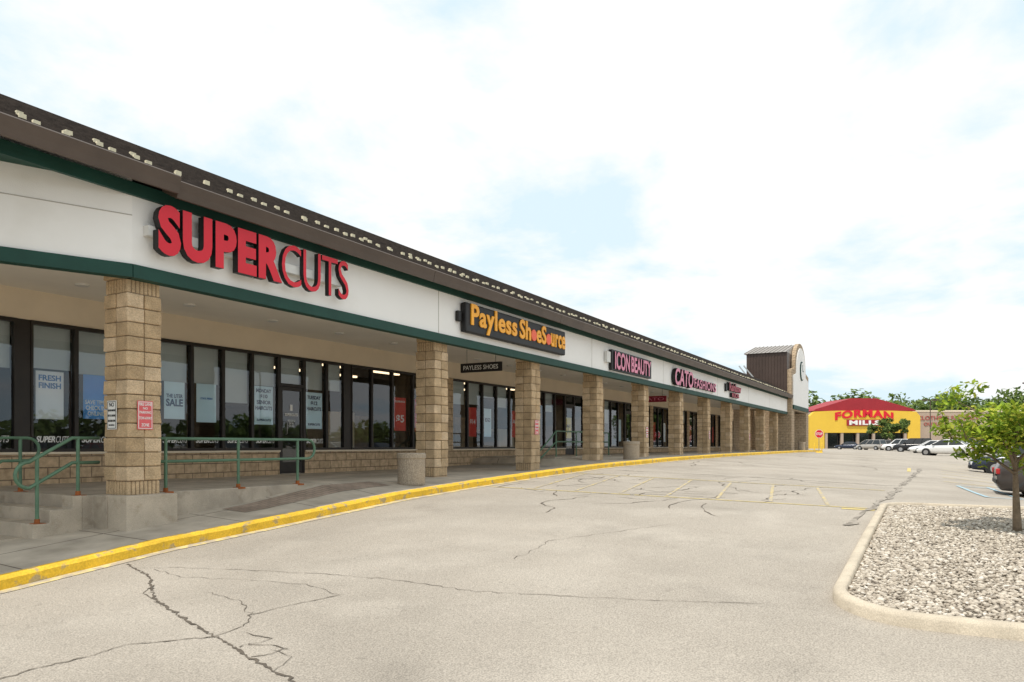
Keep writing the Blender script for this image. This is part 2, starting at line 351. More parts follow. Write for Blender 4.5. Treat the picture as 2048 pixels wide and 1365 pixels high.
ribbon(mb,[(7.46,4.18),(8.0,4.2),(8.6,4.3),(9.5,3.8),(10.5,3.3)],.008,.03,.1)
for i in range(34):
    x=random.uniform(12.8,20); y=random.uniform(2.2,7.8); a=random.uniform(0,6.28); pts=[(x,y)]
    for k in range(random.randint(2,5)):
        a+=random.uniform(-.8,.8); x+=math.cos(a)*.55; y+=math.sin(a)*.55; y=min(8.1,max(.9,y)); pts.append((x,y))
    ribbon(mb,pts,.022,.05,.15)
for i in range(14):
    x=random.uniform(22,50); y=random.uniform(1.5,7.5); a=random.choice((0,1.57))+random.uniform(-.3,.3); pts=[(x,y)]
    for k in range(5): a+=random.uniform(-.4,.4); x+=math.cos(a)*.9; y+=math.sin(a)*.9; y=min(8.1,max(.5,y)); pts.append((x,y))
    ribbon(mb,pts,.03,.06,.3)
make('asphalt_cracks',mb,[M['crack']],origin=(5,5,-1.5),kind='structure',label='dark branching cracks in worn asphalt')
mb=MB(); ribbon(mb,[(11.5,1.1),(13,.95),(16,.8),(20,.7),(26,.6),(34,.5)],.12,.06,.3,.010)
ribbon(mb,[(20,7.9),(20.3,5),(20.1,2),(20,.7)],.07,.05,.3,.010)
make('asphalt_seam',mb,[M['seal']],origin=(15,1,-1),kind='structure',label='dark worn seam along the driving lane')

# ---------------------------------------------------------------- gravel island
IX0,IX1,IY1,IY0=6.5,14.3,.80,-9
def rrect(x0,x1,y0,y1,r,n=10):
    P=[]
    for cx,cy,a0 in((x1-r,y1-r,0),(x0+r,y1-r,90),(x0+r,y0+r,180),(x1-r,y0+r,270)):
        for i in range(n+1):
            a=math.radians(a0+90*i/n); P.append((cx+r*math.cos(a),cy+r*math.sin(a)))
    return P
KW=.12
O=rrect(IX0,IX1,IY0,IY1,.75); I_=rrect(IX0+KW,IX1-KW,IY0+KW,IY1-KW,.75-KW)
OO=[];II=[]
for i in range(len(O)):
    a,b=O[i],O[(i+1)%len(O)]; c,d=I_[i],I_[(i+1)%len(O)]; n=max(1,int(math.dist(a,b)/.5))
    for k in range(n):
        t=k/n; OO.append((a[0]+(b[0]-a[0])*t,a[1]+(b[1]-a[1])*t)); II.append((c[0]+(d[0]-c[0])*t,c[1]+(d[1]-c[1])*t))
mb=MB(); n=len(OO)
def ring(P,dz,k=0): return [(p[0],p[1],G(p[0],p[1])+dz) for p in P]
def mixp(A,B,t): return [(a[0]*(1-t)+b[0]*t,a[1]*(1-t)+b[1]*t) for a,b in zip(A,B)]
rings=[ring(OO,-.1),ring(mixp(OO,II,.06),.075),ring(mixp(OO,II,.22),.10),ring(mixp(OO,II,.85),.105),ring(II,.09),ring(II,-.1)]
mb.add([p for r in rings for p in r],[(j*n+i,j*n+(i+1)%n,(j+1)*n+(i+1)%n,(j+1)*n+i) for j in range(5) for i in range(n)])
make('island_kerb',mb,[M['kerbconc']],smooth=True,origin=(10,-4,-1.2),kind='structure',label='pale concrete kerb around the gravel bed')
GZ=.045
mb=MB()
def inside(x,y,mrg):
    r=.75-mrg; x0=IX0+mrg+r;x1=IX1-mrg-r;y1=IY1-mrg-r
    if y>y1 and (x<x0 or x>x1):
        cx=x0 if x<x0 else x1
        return math.hypot(x-cx,y-y1)<r
    return IX0+mrg<x<IX1-mrg and IY0+mrg<y<IY1-mrg
sl=[IX0+.10+i*(IX1-IX0-.20)/60 for i in range(61)]
def ytop(x):
    r=.65; x0=IX0+.10+r; x1=IX1-.10-r; y1=IY1-.10-r
    dx=max(0,x0-x,x-x1); return y1+math.sqrt(max(0,r*r-dx*dx))
def g2(x,y): return (x,y,G(x,y)+GZ)
for a,b in zip(sl,sl[1:]):
    yy=[-8.8,-5,-3,-1.5,0]
    for c,d in zip(yy,yy[1:]): mb.add([g2(a,c),g2(b,c),g2(b,d),g2(a,d)],[(0,1,2,3)])
    mb.add([g2(a,0),g2(b,0),g2(b,ytop(b)),g2(a,ytop(a))],[(0,1,2,3)])
M['gravbase']=mat('gravel_bed',(.30,.26,.21),.95,.4,30,1,30,fine=.3,fscale=30)
make('gravel_bed',mb,[M['gravbase']],origin=(10,-4,-1.2),kind='structure',label='bed of small stones inside the kerb')
import numpy as np
phi=(1+5**.5)/2
ico=np.array([(-1,phi,0),(1,phi,0),(-1,-phi,0),(1,-phi,0),(0,-1,phi),(0,1,phi),(0,-1,-phi),(0,1,-phi),(phi,0,-1),(phi,0,1),(-phi,0,-1),(-phi,0,1)])/math.sqrt(1+phi*phi)
icf=[(0,11,5),(0,5,1),(0,1,7),(0,7,10),(0,10,11),(1,5,9),(5,11,4),(11,10,2),(10,7,6),(7,1,8),(3,9,4),(3,4,2),(3,2,6),(3,6,8),(3,8,9),(4,9,5),(2,4,11),(6,2,10),(8,6,7),(9,8,1)]
V=[];Fc=[];MI=[]; rng=np.random.default_rng(3); cnt=0
while cnt<36000:
    x=random.uniform(IX0,IX1); y=IY1-random.random()**1.35*4.6
    if not inside(x,y,.14): continue
    s=random.uniform(.011,.022)*(1.35 if random.random()<.12 else 1)
    p=ico*(1+rng.uniform(-.22,.22,(12,1)))*np.array([s*random.uniform(.9,1.6),s,s*random.uniform(.5,.8)])
    a=random.uniform(0,6.28); c_,s_=math.cos(a),math.sin(a); t=random.uniform(-.5,.5)
    rot=np.array([[c_,-s_,0],[s_,c_,0],[0,0,1]])@np.array([[1,0,0],[0,math.cos(t),-math.sin(t)],[0,math.sin(t),math.cos(t)]])
    p=p@rot.T+np.array([x,y,G(x,y)+GZ+random.uniform(.002,.022)])
    o=len(V)*12; V.append(p); Fc+=[(a+o,b+o,c+o) for a,b,c in icf]; k=random.choices(range(5),(4,5,3,1.4,1.3))[0]; MI+=[k]*20; cnt+=1
V=np.concatenate(V)-np.array([10,-1,-1.2])
me=bpy.data.meshes.new('gravel'); me.from_pydata(V.tolist(),[],Fc)
for i,c in enumerate([(.54,.48,.40),(.45,.395,.325),(.36,.31,.25),(.66,.61,.54),(.22,.185,.15)]): me.materials.append(mat('pebble_%s'%'abcde'[i],c,.85,.2,25,.2,80))
me.polygons.foreach_set('material_index',MI); me.polygons.foreach_set('use_smooth',[True]*len(MI)); me.update()
o=bpy.data.objects.new('gravel',me); COL.objects.link(o); o.location=(10,-1,-1.2); fin(o,'pale rounded river stones filling the kerbed island','gravel',kind='stuff')

# ---------------------------------------------------------------- raised walkway, stairs
FL=-.69
e=Vector((-.92,.39,0)).normalized(); nn=Vector((-.39,-.92,0)).normalized()
mb=MB()
P=[(10.2,9.85),(6.2,9.85),(6.2,10.16),(6.05,10.16),(6.05,13.84),(10.2,13.84)]
mb.prism([(p[0],p[1],-1.7) for p in P],(0,0,1.7+FL))
make('raised_walkway',mb,[M['conc']],bevel=.012,kind='structure',label='raised concrete walkway slab before the shop')
mb=MB()
for k,(x0_,x1_) in enumerate(((5.75,6.05),(5.45,5.75))):
    mb.box(x0_,x1_-.001,10.42,13.84,-1.75,FL-.17*(k+1))
mb.box(2,5.449,10.42,13.84,-1.75,-1.215)
mb.prism([(6.049,10.16,-1.7),(6.049,10.16,FL+.002),(5.92,10.16,FL+.002),(5.92,10.16,-.86),(5.62,10.16,-.86),(5.62,10.16,-1.03),(5.40,10.16,-1.03),(5.40,10.16,-1.7)],(0,.255,0))
make('concrete_stairs',mb,[M['concp']],bevel=.01,label='short stained concrete stair up to the raised walkway',cat='stairs')
mb=MB(); mb.box(22.2,27.2,10.9,13.83,-.9,-.385); mb.box(21.9,22.2,11.6,13.83,-.9,-.49); mb.box(21.6,21.9,11.6,13.83,-.9,-.595)
make('entrance_steps',mb,[M['conc']],bevel=.01,label='low concrete landing with steps beside the shopfront',cat='stairs')

def arc(c,r,a0,a1,u,v,n=8):
    c=Vector(c);u=Vector(u);v=Vector(v)
    return [c+u*r*math.cos(math.radians(a0+(a1-a0)*i/n))+v*r*math.sin(math.radians(a0+(a1-a0)*i/n)) for i in range(n+1)]
def railing(label,rails,posts,base_rust=True,r=.024):
    b=posts[0][0]; root=empty('handrail',(b[0],b[1],b[2]),label=label,cat='railing',group='green pipe handrails')
    for p in rails: make('rail',MB().tube(p,r),[M['rail']],parent=root,smooth=True)
    for a,t in posts:
        mb=MB(); a=Vector(a); t=Vector(t); mb.cyl(a,t,r); 
        if base_rust: mb.cyl(a-Vector((0,0,.05)),a+Vector((0,0,.06)),.040,.032,12,1); mb.box(a.x-.07,a.x+.07,a.y-.09,a.y+.05,a.z-.02,a.z+.006,1)
        make('post',mb,[M['rail'],M['rust']],parent=root,smooth=False)
    return root
T=.10; Mi=-.24; yR=9.93
end=[Vector((x,yR,z)) for x,z in((6.9,T),(10.05,T))]+arc((10.05,yR,(T+Mi)/2),(T-Mi)/2,90,-90,XR,UP)+[Vector((6.9,yR,Mi))]
railing('green pipe handrail along the raised walkway edge',[end],[((x,yR,FL),(x,yR,T)) for x in(7.16,8.49,9.8)])
ys1=10.28
def loopdown(y,x0,x1,zt,dz,gap=.34):
    a=[Vector((x0,y,zt)),Vector((x1,y,zt+dz))]; r=gap/2
    c=Vector((x1,y,zt+dz-r))
    return a+arc(c,r,90,270,XR,UP,12)[1:]+[Vector((x0,y,zt-gap))]
pts=[Vector((6.36,ys1,T))]+loopdown(ys1,5.98,5.42,T,-.32)+[Vector((6.36,ys1,Mi))]
railing('green pipe stair handrail with rounded end and rusty base',[pts],[((6.06,ys1,FL),(6.06,ys1,T)),((5.52,ys1,-1.03),(5.52,ys1,-.16))])
y2=11.9
top=arc((6.25,y2,(T+Mi)/2+.01),(T-Mi)/2,-90,90,XR,UP)
pts=[Vector((4.9,y2,-.75)),Vector((5.9,y2,Mi+.01))]+top+[Vector((5.9,y2,T+.01)),Vector((4.9,y2,-.40))]
railing('green pipe stair handrail on the far side of the stair',[pts],[((6.15,y2,FL),(6.15,y2,T)),((5.2,y2,-1.2),(5.2,y2,-.28))])
y0=10.95; t2=.47; m2=.12
railing('green pipe handrail around the shop landing',[[Vector((21.2,y0,-.2)),Vector((22.4,y0,t2)),Vector((27.0,y0,t2))],[Vector((21.2,y0,-.45)),Vector((22.4,y0,m2)),Vector((27.0,y0,m2))]],[((x,y0,-.40),(x,y0,t2)) for x in(22.4,24.0,25.5,27.0)],False)
yy=11.5
railing('green pipe stair handrail at the shop steps',[[Vector((22.2,yy,.5)),Vector((20.95,yy,.05))]+arc((20.95,yy,-.08),.13,90,270,XR,UP)+[Vector((21.1,yy,-.17)),Vector((22.2,yy,.2))]],[((21.1,yy,-.70),(21.1,yy,.08)),((22.15,yy,-.5),(22.15,yy,.5))],False)

# ---------------------------------------------------------------- strip mall
YF=9.5; YS=13.86; XE=58.2
mall=empty('strip_mall',(30,12,-.7),label='long one storey shopping strip with pillared canopy and white fascia',cat='building')
zb0,zb1,zt0,zt1=2.28,2.46,3.39,3.56
cor=Vector((6.34,YF,0))
mb=MB(); mb.box(6.34,XE,YF,YF+.15,zb1,3.58)
mb.obox((cor.x,cor.y,zb1),e*5,-nn*.15,(0,0,3.9-zb1))
make('fascia',mb,[M['white']],parent=mall)
for x in(13.55,22.0,29.2,37.8,45,51.5): make('panel_joint',MB().box(x,x+.018,YF-.004,YF,zb1,zt0),[M['whiteseam']],parent=mall)
o0=cor+nn*.004; make('panel_joint',MB().obox((o0.x,o0.y,3.12),e*5,nn*.004,(0,0,.012)),[M['whiteseam']],parent=mall)
mb=MB(); mb.box(6.34,XE,YF-.03,YF+.15,zb0,zb1); c2=cor+nn*.03; mb.obox((c2.x,c2.y,zb0),e*5,-nn*.18,(0,0,zb1-zb0))
make('lower_trim',mb,[M['green']],parent=mall)
mb=MB(); mb.box(2,XE,YF-.06,YF-.001,zt0,zt1)
make('upper_trim',mb,[M['green']],parent=mall)
mb=MB(); mb.box(1,6.3,YF,YF+2.6,3.52,3.56); make('eave_soffit',mb,[M['green']],parent=mall)
mb=MB()
def gut(x0,x1,dz=0,dy=0):
    prof=[(YF-.06,3.56+dz),(9.16+dy,3.42+dz),(9.12+dy,3.42+dz),(9.10+dy,3.52+dz),(9.07+dy,3.64+dz),(9.10+dy,3.665+dz),(YF-.02,3.69+dz)]
    mb.prism([(x0,y,z) for y,z in prof],(x1-x0,0,0))
gut(1,6.75,.045,-.05); x=6.752
while x<XE: gut(x,min(XE,x+6.08)); x+=6.09
make('gutter',mb,[M['brown']],parent=mall)
mb=MB(); ys_=9.12; y1=10.95; z0=3.66; z1=4.72; N_=12
for i in range(N_):
    a=i/N_; b=(i+1)/N_
    ya,yb=ys_+(y1-ys_)*a,ys_+(y1-ys_)*b; za,zb=z0+(z1-z0)*a,z0+(z1-z0)*b
    mb.hexa([(1,ya,za),(XE+.3,ya,za),(XE+.3,yb,zb),(1,yb,zb),(1,ya,za+.034),(XE+.3,ya,za+.034),(XE+.3,yb,zb+.006),(1,yb,zb+.006)])
mb.box(1,XE,10.95,26,4.5,4.70)
xx=3.0; sl_=(z1-z0)/(y1-ys_)
def tab(x,y,w=.085,h=.055):
    z=z0+sl_*(y-ys_)+.02; mb.box(x,x+w,y,y+.04,z,z+h,1)
while xx<XE-.5:
    y=9.42+random.uniform(-.02,.04); f=random.choice((0,1))
    tab(xx,y+(.12 if f else 0)); tab(xx+.10,y+(0 if f else .12))
    if random.random()<.2: tab(xx+.05,y+.27,.08,.05)
    xx+=random.uniform(.44,.54)
make('roof',mb,[M['shingle'],M['patch']],parent=mall)
mb=MB(); 
mb.prism([(p[0],p[1],2.73) for p in ((XE,9.66),(6.40,9.66),(2,11.4),(2,YS),(XE,YS))][::-1],(0,0,.05))
make('soffit',mb,[M['soffit']],parent=mall)
for i in range(16):
    x=7.5+i*2.1
    for yy_ in (10.9,12.6): make('soffit_light',MB().cyl((x,yy_,2.70),(x,yy_,2.735),.11,.11,16),[M['race']],parent=mall)
make('header_wall',MB().box(2,XE,YS-.02,YS+.12,2.2,2.73),[M['tanwall']],parent=mall)
SILL=-.12; HEAD=2.2
segs=[('w',6.0,7.08),('d',7.08,7.32),('w',7.32,8.12),('w',8.12,8.95),('w',8.95,9.8),('w',9.8,10.6),('w',10.6,11.41),('w',11.41,12.23),('w',12.23,13.04),('D',13.04,13.88),
 ('w',13.88,14.68),('w',14.68,15.35),('d',15.35,15.62),('w',15.62,16.48),('w',16.48,17.4),('w',17.4,18.4),('w',18.4,19.3),('w',19.3,20.1),('b',20.1,20.5)]
x=20.5
while x<28.2: segs.append(('w',x,x+.96)); x+=.96
segs+=[('D',x,x+.95)]; x+=.95
for i in range(3): segs.append(('w',x,x+.95)); x+=.95
while x<XE-1.5:
    segs.append(('b',x,x+.5)); x+=.5
    for j in range(7):
        if x>XE-1.2: break
        segs.append(('D' if j==3 else 'w',x,x+.95)); x+=.95
segs.append(('b',x,XE))
run=None
def flush(a,b,flo):
    make('bulkhead_wall',MB().box(a,b,YS-.05,YS+.15,flo-.3,SILL-.04),[M['bulk']],parent=mall)
    make('window_sill',MB().box(a,b,YS-.09,YS+.15,SILL-.04,SILL),[M['tanwall']],parent=mall)
for kind,a,b in segs+[('e',XE,XE)]:
    flo=FL if a<21.6 else -.42
    if kind in 'wd':
        if run is None: run=[a,b,flo]
        elif run[2]!=flo: flush(*run); run=[a,b,flo]
        else: run[1]=b
    elif run: flush(*run); run=None
    if kind=='d': make('dark_pier',MB().box(a,b,YS-.03,YS+.1,SILL,HEAD),[M['frame']],parent=mall)
    if kind=='b': make('wall_pier',MB().box(a,b,YS-.08,YS+.15,flo-.3,HEAD),[M['bulk']],parent=mall)
    if kind=='w':
        t=.038; mbf=MB(); y0_,y1_=YS-.05,YS+.06
        mbf.box(a,a+t,y0_,y1_,SILL,HEAD); mbf.box(b-t,b,y0_,y1_,SILL,HEAD); mbf.box(a+t,b-t,y0_,y1_,SILL,SILL+.06); mbf.box(a+t,b-t,y0_,y1_,HEAD-.07,HEAD)
        w=make('window',mbf,[M['frame']],parent=mall,origin=((a+b)/2,YS,SILL))
        make('glass',MB().pane(a+t,b-t,YS,SILL+.06,HEAD-.07),[M['glass']],parent=w)
        zz=None
        if a<15: zz=1.36 if a<11.3 else .95 if a<12 else 1.42
        elif a>20.4 and random.random()<.35: zz=random.choice((1.4,1.7,1.1))
        if zz: make('shade',MB().box(a+t,b-t,YS+.10,YS+.105,zz+random.uniform(-.03,.03),HEAD-.05),[M['shade']],parent=w)
    if kind=='D':
        t=.05; y0_,y1_=YS-.05,YS+.06; mbf=MB()
        mbf.box(a,a+t,y0_,y1_,flo,HEAD); mbf.box(b-t,b,y0_,y1_,flo,HEAD); mbf.box(a+t,b-t,y0_,y1_,HEAD-.07,HEAD); mbf.box(a+t,b-t,y0_,y1_,flo+2.13,flo+2.2)
        d=make('door',mbf,[M['frame']],parent=mall,origin=((a+b)/2,YS,flo))
        lf=MB(); lf.box(a+t,a+t+.07,YS-.03,YS+.02,flo+.01,flo+2.12); lf.box(b-t-.07,b-t,YS-.03,YS+.02,flo+.01,flo+2.12); lf.box(a+t+.07,b-t-.07,YS-.03,YS+.02,flo+.01,flo+.28); lf.box(a+t+.07,b-t-.07,YS-.03,YS+.02,flo+2.03,flo+2.12)
        make('door_leaf',lf,[M['frame']],parent=d)
        g=MB(); g.pane(a+t+.07,b-t-.07,YS-.004,flo+.28,flo+2.03); g.pane(a+t,b-t,YS,flo+2.2,HEAD-.07); make('glass',g,[M['glass']],parent=d)
        h=MB(); h.tube([(a+t+.16,YS-.03,flo+.95),(a+t+.16,YS-.09,flo+.97),(a+t+.16,YS-.09,flo+1.25),(a+t+.16,YS-.03,flo+1.27)],.012,8); make('handle',h,[M['steel']],parent=d,smooth=True)
        if a<20: make('shade',MB().box(a+t,b-t,YS+.10,YS+.105,flo+2.2,HEAD-.05),[M['shade']],parent=d)
        make('door_sill',MB().box(a,b,YS-.02,YS+.15,flo-.3,flo-.002),[M['conc']],parent=d)
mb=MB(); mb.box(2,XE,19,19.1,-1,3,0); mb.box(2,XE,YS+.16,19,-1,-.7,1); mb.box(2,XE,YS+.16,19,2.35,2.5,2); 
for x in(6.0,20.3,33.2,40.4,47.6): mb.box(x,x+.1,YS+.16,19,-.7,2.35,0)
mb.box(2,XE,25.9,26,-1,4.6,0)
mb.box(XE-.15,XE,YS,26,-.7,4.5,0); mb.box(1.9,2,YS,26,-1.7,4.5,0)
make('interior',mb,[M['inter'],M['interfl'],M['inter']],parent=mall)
M['tubelight']=bpy.data.materials.new('lit_ceiling_tube'); M['tubelight'].use_nodes=True
_b=M['tubelight'].node_tree.nodes['Principled BSDF']; _b.inputs['Emission Color'].default_value=(1,.74,.46,1); _b.inputs['Emission Strength'].default_value=2.2
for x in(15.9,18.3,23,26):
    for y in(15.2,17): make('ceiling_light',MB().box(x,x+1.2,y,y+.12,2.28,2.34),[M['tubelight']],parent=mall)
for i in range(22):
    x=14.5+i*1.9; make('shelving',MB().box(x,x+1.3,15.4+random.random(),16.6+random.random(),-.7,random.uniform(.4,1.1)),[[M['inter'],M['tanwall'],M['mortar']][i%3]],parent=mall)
def pillar_mesh():
    mb=MB(); w=.25; H=2.73-FL
    mb.box(-w+.014,w-.014,-w+.014,w-.014,-.6,H,1)
    for z in [-.6,-.4,-.2]+[k*.2 for k in range(0,17)]:
        z1_=min(z+.189,H-.002)
        if z1_<=z: continue
        if z==0 or abs(z-2.8)<.01:
            for s in range(8):
                u=-w+s*.0625+.006; v=u+.0505
                mb.box(u,v,-w,-w+.05,z,z1_); mb.box(u,v,w-.05,w,z,z1_); mb.box(-w,-w+.05,u,v,z,z1_); mb.box(w-.05,w,u,v,z,z1_)
            continue
        for ix in(0,1):
            for iy in(0,1):
                x0=-w+ix*w+(.006 if ix else 0); x1=x0+w-.006; y0_=-w+iy*w+(.006 if iy else 0); y1_=y0_+w-.006
                k=random.choices((0,2,3),(5,3,2))[0]
                def o_(v): return v+(random.uniform(0,.024) if v>.2 else -random.uniform(0,.024) if v<-.2 else 0)
                pts=[(o_(x0),o_(y0_),z),(o_(x1),o_(y0_),z),(o_(x1),o_(y1_),z),(o_(x0),o_(y1_),z),(o_(x0),o_(y0_),z1_),(o_(x1),o_(y0_),z1_),(o_(x1),o_(y1_),z1_),(o_(x0),o_(y1_),z1_)]
                mb.hexa(pts,k)
    return mb
pm=[]
for _ in range(4):
    mb=pillar_mesh(); me=bpy.data.meshes.new('pillar')
    me.from_pydata(mb.v,[],mb.f)
    for k in('block','mortar','block2','block3'): me.materials.append(M[k])
    me.polygons.foreach_set('material_index',mb.m); me.update(); pm.append(me)
px_=[6.62]+[13.92+4.59*i for i in range(10)]
for i,x in enumerate(px_):
    o=bpy.data.objects.new('pillar',pm[i%4]); COL.objects.link(o); o.parent=mall; o.location=Vector((x,9.93 if i else 9.90,FL))-mall.location
    b=o.modifiers.new('b','BEVEL'); b.width=.013; b.segments=2; b.limit_method='ANGLE'
mb=MB(); mb.box(6.62-.40,6.62+.38,9.86-.42,9.86+.36,-1.6,FL+.003)
make('pillar_plinth',mb,[M['concp']],parent=mall,bevel=.012,label='chipped concrete base under the nearest pillar')

# ---------------------------------------------------------------- fascia signs
def sign_root(name,x,y,z,label): return empty(name,(x,y,z),label=label,cat='sign')
s=sign_root('shop_sign',8.6,YF,2.6,'red block letter shop sign with black sides on white fascia')
mb=MB(); mb.box(6.5,10.35,YF-.12,YF-.002,2.88,3.02); make('raceway',mb,[M['race']],parent=s)
mb=MB(); text_into(mb,'SUPER',2.24,.70,(6.56,YF-.125,2.63),XR,UP,.12,.055,0,1.12)
make('lettering',mb,[M['red'],M['black']],parent=s)
mb=MB(); text_into(mb,'CUTS',1.60,.69,(8.82,YF-.125,2.63),XR,UP,.09,-.004,0,.92)
make('lettering',mb,[M['red'],M['black']],parent=s)
s=sign_root('shop_sign',17,YF,2.6,'black panel shop sign with amber letters and coral dots')
mb=MB(); mb.box(14.40,19.70,YF-.17,YF-.02,2.60,3.28); make('panel',mb,[M['black']],parent=s,bevel=.03)
make('junction_box',MB().box(14.2,14.34,YF-.10,YF-.01,2.82,3.06),[M['black']],parent=s,bevel=.02)
mb=MB(); yb=YF-.172; q=.955
def tx_(x): return 14.60+(x-14.62)*q
text_into(mb,'Payless',2.28*q,.64,(tx_(14.62),yb,2.63),XR,UP,.025,.026,0,1.08)
text_into(mb,'Sh',.64*q,.50,(tx_(17.05),yb,2.76),XR,UP,.025,.026,0,1.05); text_into(mb,'eS',.60*q,.50,(tx_(18.03),yb,2.76),XR,UP,.025,.026,0,1.05); text_into(mb,'urce',.96*q,.37,(tx_(18.94),yb,2.76),XR,UP,.025,.026,0,1.1)
make('lettering',mb,[M['orange'],M['orange']],parent=s)
for x in(17.86,18.78): make('dot',MB().cyl((tx_(x),yb,2.93),(tx_(x),yb-.03,2.93),.15,.15,24),[M['orangered']],parent=s)
s=sign_root('shop_sign',25,YF,2.6,'pink letter sign on black backing')
mb=MB(); mb.box(23.4,27.4,YF-.12,YF-.02,2.52,3.20); make('panel',mb,[M['black']],parent=s)
make('junction_box',MB().box(23.0,23.3,YF-.12,YF-.02,2.75,3.1),[M['race']],parent=s)
mb=MB()
text_into(mb,'ICON',1.4,.60,(23.6,YF-.122,2.56),XR,UP,.04,.03); text_into(mb,'BEAUTY',2.1,.56,(25.15,YF-.122,2.58),XR,UP,.04,.03)
make('lettering',mb,[M['pinkw'],M['black']],parent=s)
s=sign_root('shop_sign',33,YF,2.5,'pink letters with black edges on fascia')
mb=MB(); text_into(mb,'CATO',2.65,.72,(30.2,YF-.03,2.50),XR,UP,.16,.025,.12,1.0); text_into(mb,'FASHIONS',3.8,.42,(33.1,YF-.03,2.58),XR,UP,.14,.02,0,1.08)
make('lettering',mb,[M['pinkw'],M['black']],parent=s)
s=sign_root('shop_sign',41,YF,2.5,'two line dark red shop sign on fascia')
make('panel',MB().box(39.2,39.45,YF-.1,YF-.01,2.8,3.2,0),[M['black']],parent=s)
mb=MB(); text_into(mb,'Rainbow',2.7,.44,(39.7,YF-.03,2.86),XR,UP,.13,.03); text_into(mb,'KIDS',1.6,.24,(40.3,YF-.03,2.55),XR,UP,.13,.03)
make('lettering',mb,[M['dred'],M['black']],parent=s)

def blade(x,yc,zc,w,h,body,label,fc=M['black'],lc=M['signwhite']):
    s=empty('hanging_sign',(x,yc,zc),label=label,cat='sign',group='signs hanging under the canopy')
    mb=MB(); mb.box(x-.03,x+.03,yc-w/2,yc+w/2,zc-h/2,zc+h/2); make('panel',mb,[fc],parent=s,bevel=.01)
    mb=MB(); text_into(mb,body,w*.84,h*.48,(x-.031,yc+w*.42,zc-h*.24),(0,-1,0),UP,.006,.0); make('lettering',mb,[lc,lc],parent=s)
    for d in(-.35,.35): make('rod',MB().cyl((x,yc+w*d,zc+h/2),(x,yc+w*d,2.74),.012,.012,8),[M['steel']],parent=s)
blade(18.0,11.15,2.20,1.36,.26,'PAYLESS SHOES','small dark hanging sign with white capitals under canopy')
blade(33.2,11.3,2.12,1.3,.28,'CATO','small maroon hanging sign under canopy',M['redside'],M['pinkw'])

def notice(o,right,w,h,lines,face,ink,label):
    o=Vector(o); right=Vector(right); n=right.cross(Vector(UP))
    s=empty('notice_sign',o,label=label,cat='sign')
    make('panel',MB().obox(o,right*w,-n*.006,(0,0,h)),[face],parent=s)
    mb=MB(); q=o+n*.0005
    bw=.008; m_=.012
    for (du,dz,ww,hh) in((m_,m_,w-2*m_,bw),(m_,h-m_-bw,w-2*m_,bw)): mb.obox(q+right*du+Vector((0,0,dz)),right*ww,n*.002,(0,0,hh))
    for (du,dz,ww,hh) in((m_,m_+bw,bw,h-2*m_-2*bw),(w-m_-bw,m_+bw,bw,h-2*m_-2*bw)): mb.obox(q+right*du+Vector((0,0,dz)),right*ww,n*.002,(0,0,hh))
    make('border',mb,[ink],parent=s)
    mb=MB()
    for (b,zc,hh,ww) in lines: text_into(mb,b,ww*w,hh*h,q+right*w*(1-ww)/2+Vector((0,0,(zc-hh/2)*h)),right,UP,.003,.01)
    make('lettering',mb,[ink,ink],parent=s)
pf=6.62-.25-.030; pr=9.90-.25-.030
notice((pf,10.06,.22),(0,-1,0),.21,.40,[('NO',.86,.14,.5),('SKATEBOARDING',.66,.07,.84),('BICYCLE RIDING',.48,.07,.84),('ROLLERBLADING',.30,.07,.84),('PROHIBITED',.15,.05,.6)],M['signwhite'],M['inkblack'],'white notice with black capitals screwed to block pillar')
notice((6.50,pr,.22),XR,.235,.40,[('FIRE LANE',.88,.10,.84),('NO',.74,.08,.3),('PARKING',.60,.09,.75),('TOW-AWAY',.40,.10,.84),('ZONE',.16,.11,.5)],M['noticered'],M['signwhite'],'faded red fire lane notice on block pillar')
for i in(2,4,6,8):
    x=px_[i]; notice((x-.1,9.648,.3),XR,.22,.40,[('FIRE LANE',.85,.12,.8),('NO PARKING',.6,.12,.8),('TOW-AWAY',.38,.12,.8),('ZONE',.15,.12,.5)],M['signwhite'] if x>20 else M['noticered'],M['noticered'] if x>20 else M['signwhite'],'small red and white fire lane notice on pillar')

def poster(x0,x1,z0,z1,face,ink,lines,label,y=YS+.008):
    s=empty('window_poster',((x0+x1)/2,y,z0),label=label,cat='poster',group='posters in the shop windows')
    make('panel',MB().box(x0,x1,y+.012,y+.016,z0,z1),[face],parent=s)
    mb=MB(); w=x1-x0;h=z1-z0
    for b,zc,hh,ww in lines: text_into(mb,b,ww*w,hh*h,(x0+w*(1-ww)/2,y+.0115,z0+(zc-hh/2)*h),XR,UP,.003,.03)
    if lines: make('lettering',mb,[ink,ink],parent=s)
poster(7.43,7.92,.47,1.33,M['posterwhite'],M['inkblue'],[('FRESH',.86,.12,.8),('FINISH',.70,.12,.8)],'white window poster with blue capitals at its top')
poster(8.28,8.76,.50,1.33,M['posterblue'],M['signwhite'],[('SAVE TIME',.38,.10,.85),('CHECK IN',.25,.10,.8),('ONLINE',.12,.10,.65)],'blue window poster with white capitals')
poster(9.97,10.46,.55,1.33,M['posterpale'],M['navy'],[('THE LITER',.62,.10,.8),('SALE',.44,.20,.82)],'pale blue sale poster in shop window')
poster(10.75,11.26,.50,1.34,M['posterpale'],M['inkblue'],[('COOL FRESH',.62,.05,.6)],'pale blue window poster with small lettering')
poster(12.33,12.90,.49,1.40,M['posterpale'],M['navy'],[('MONDAY',.88,.10,.8),('$10',.73,.11,.4),('SENIOR',.58,.10,.75),('HAIRCUTS',.43,.10,.88),('SUPERCUTS',.12,.06,.75)],'pale blue price poster with dark capitals')
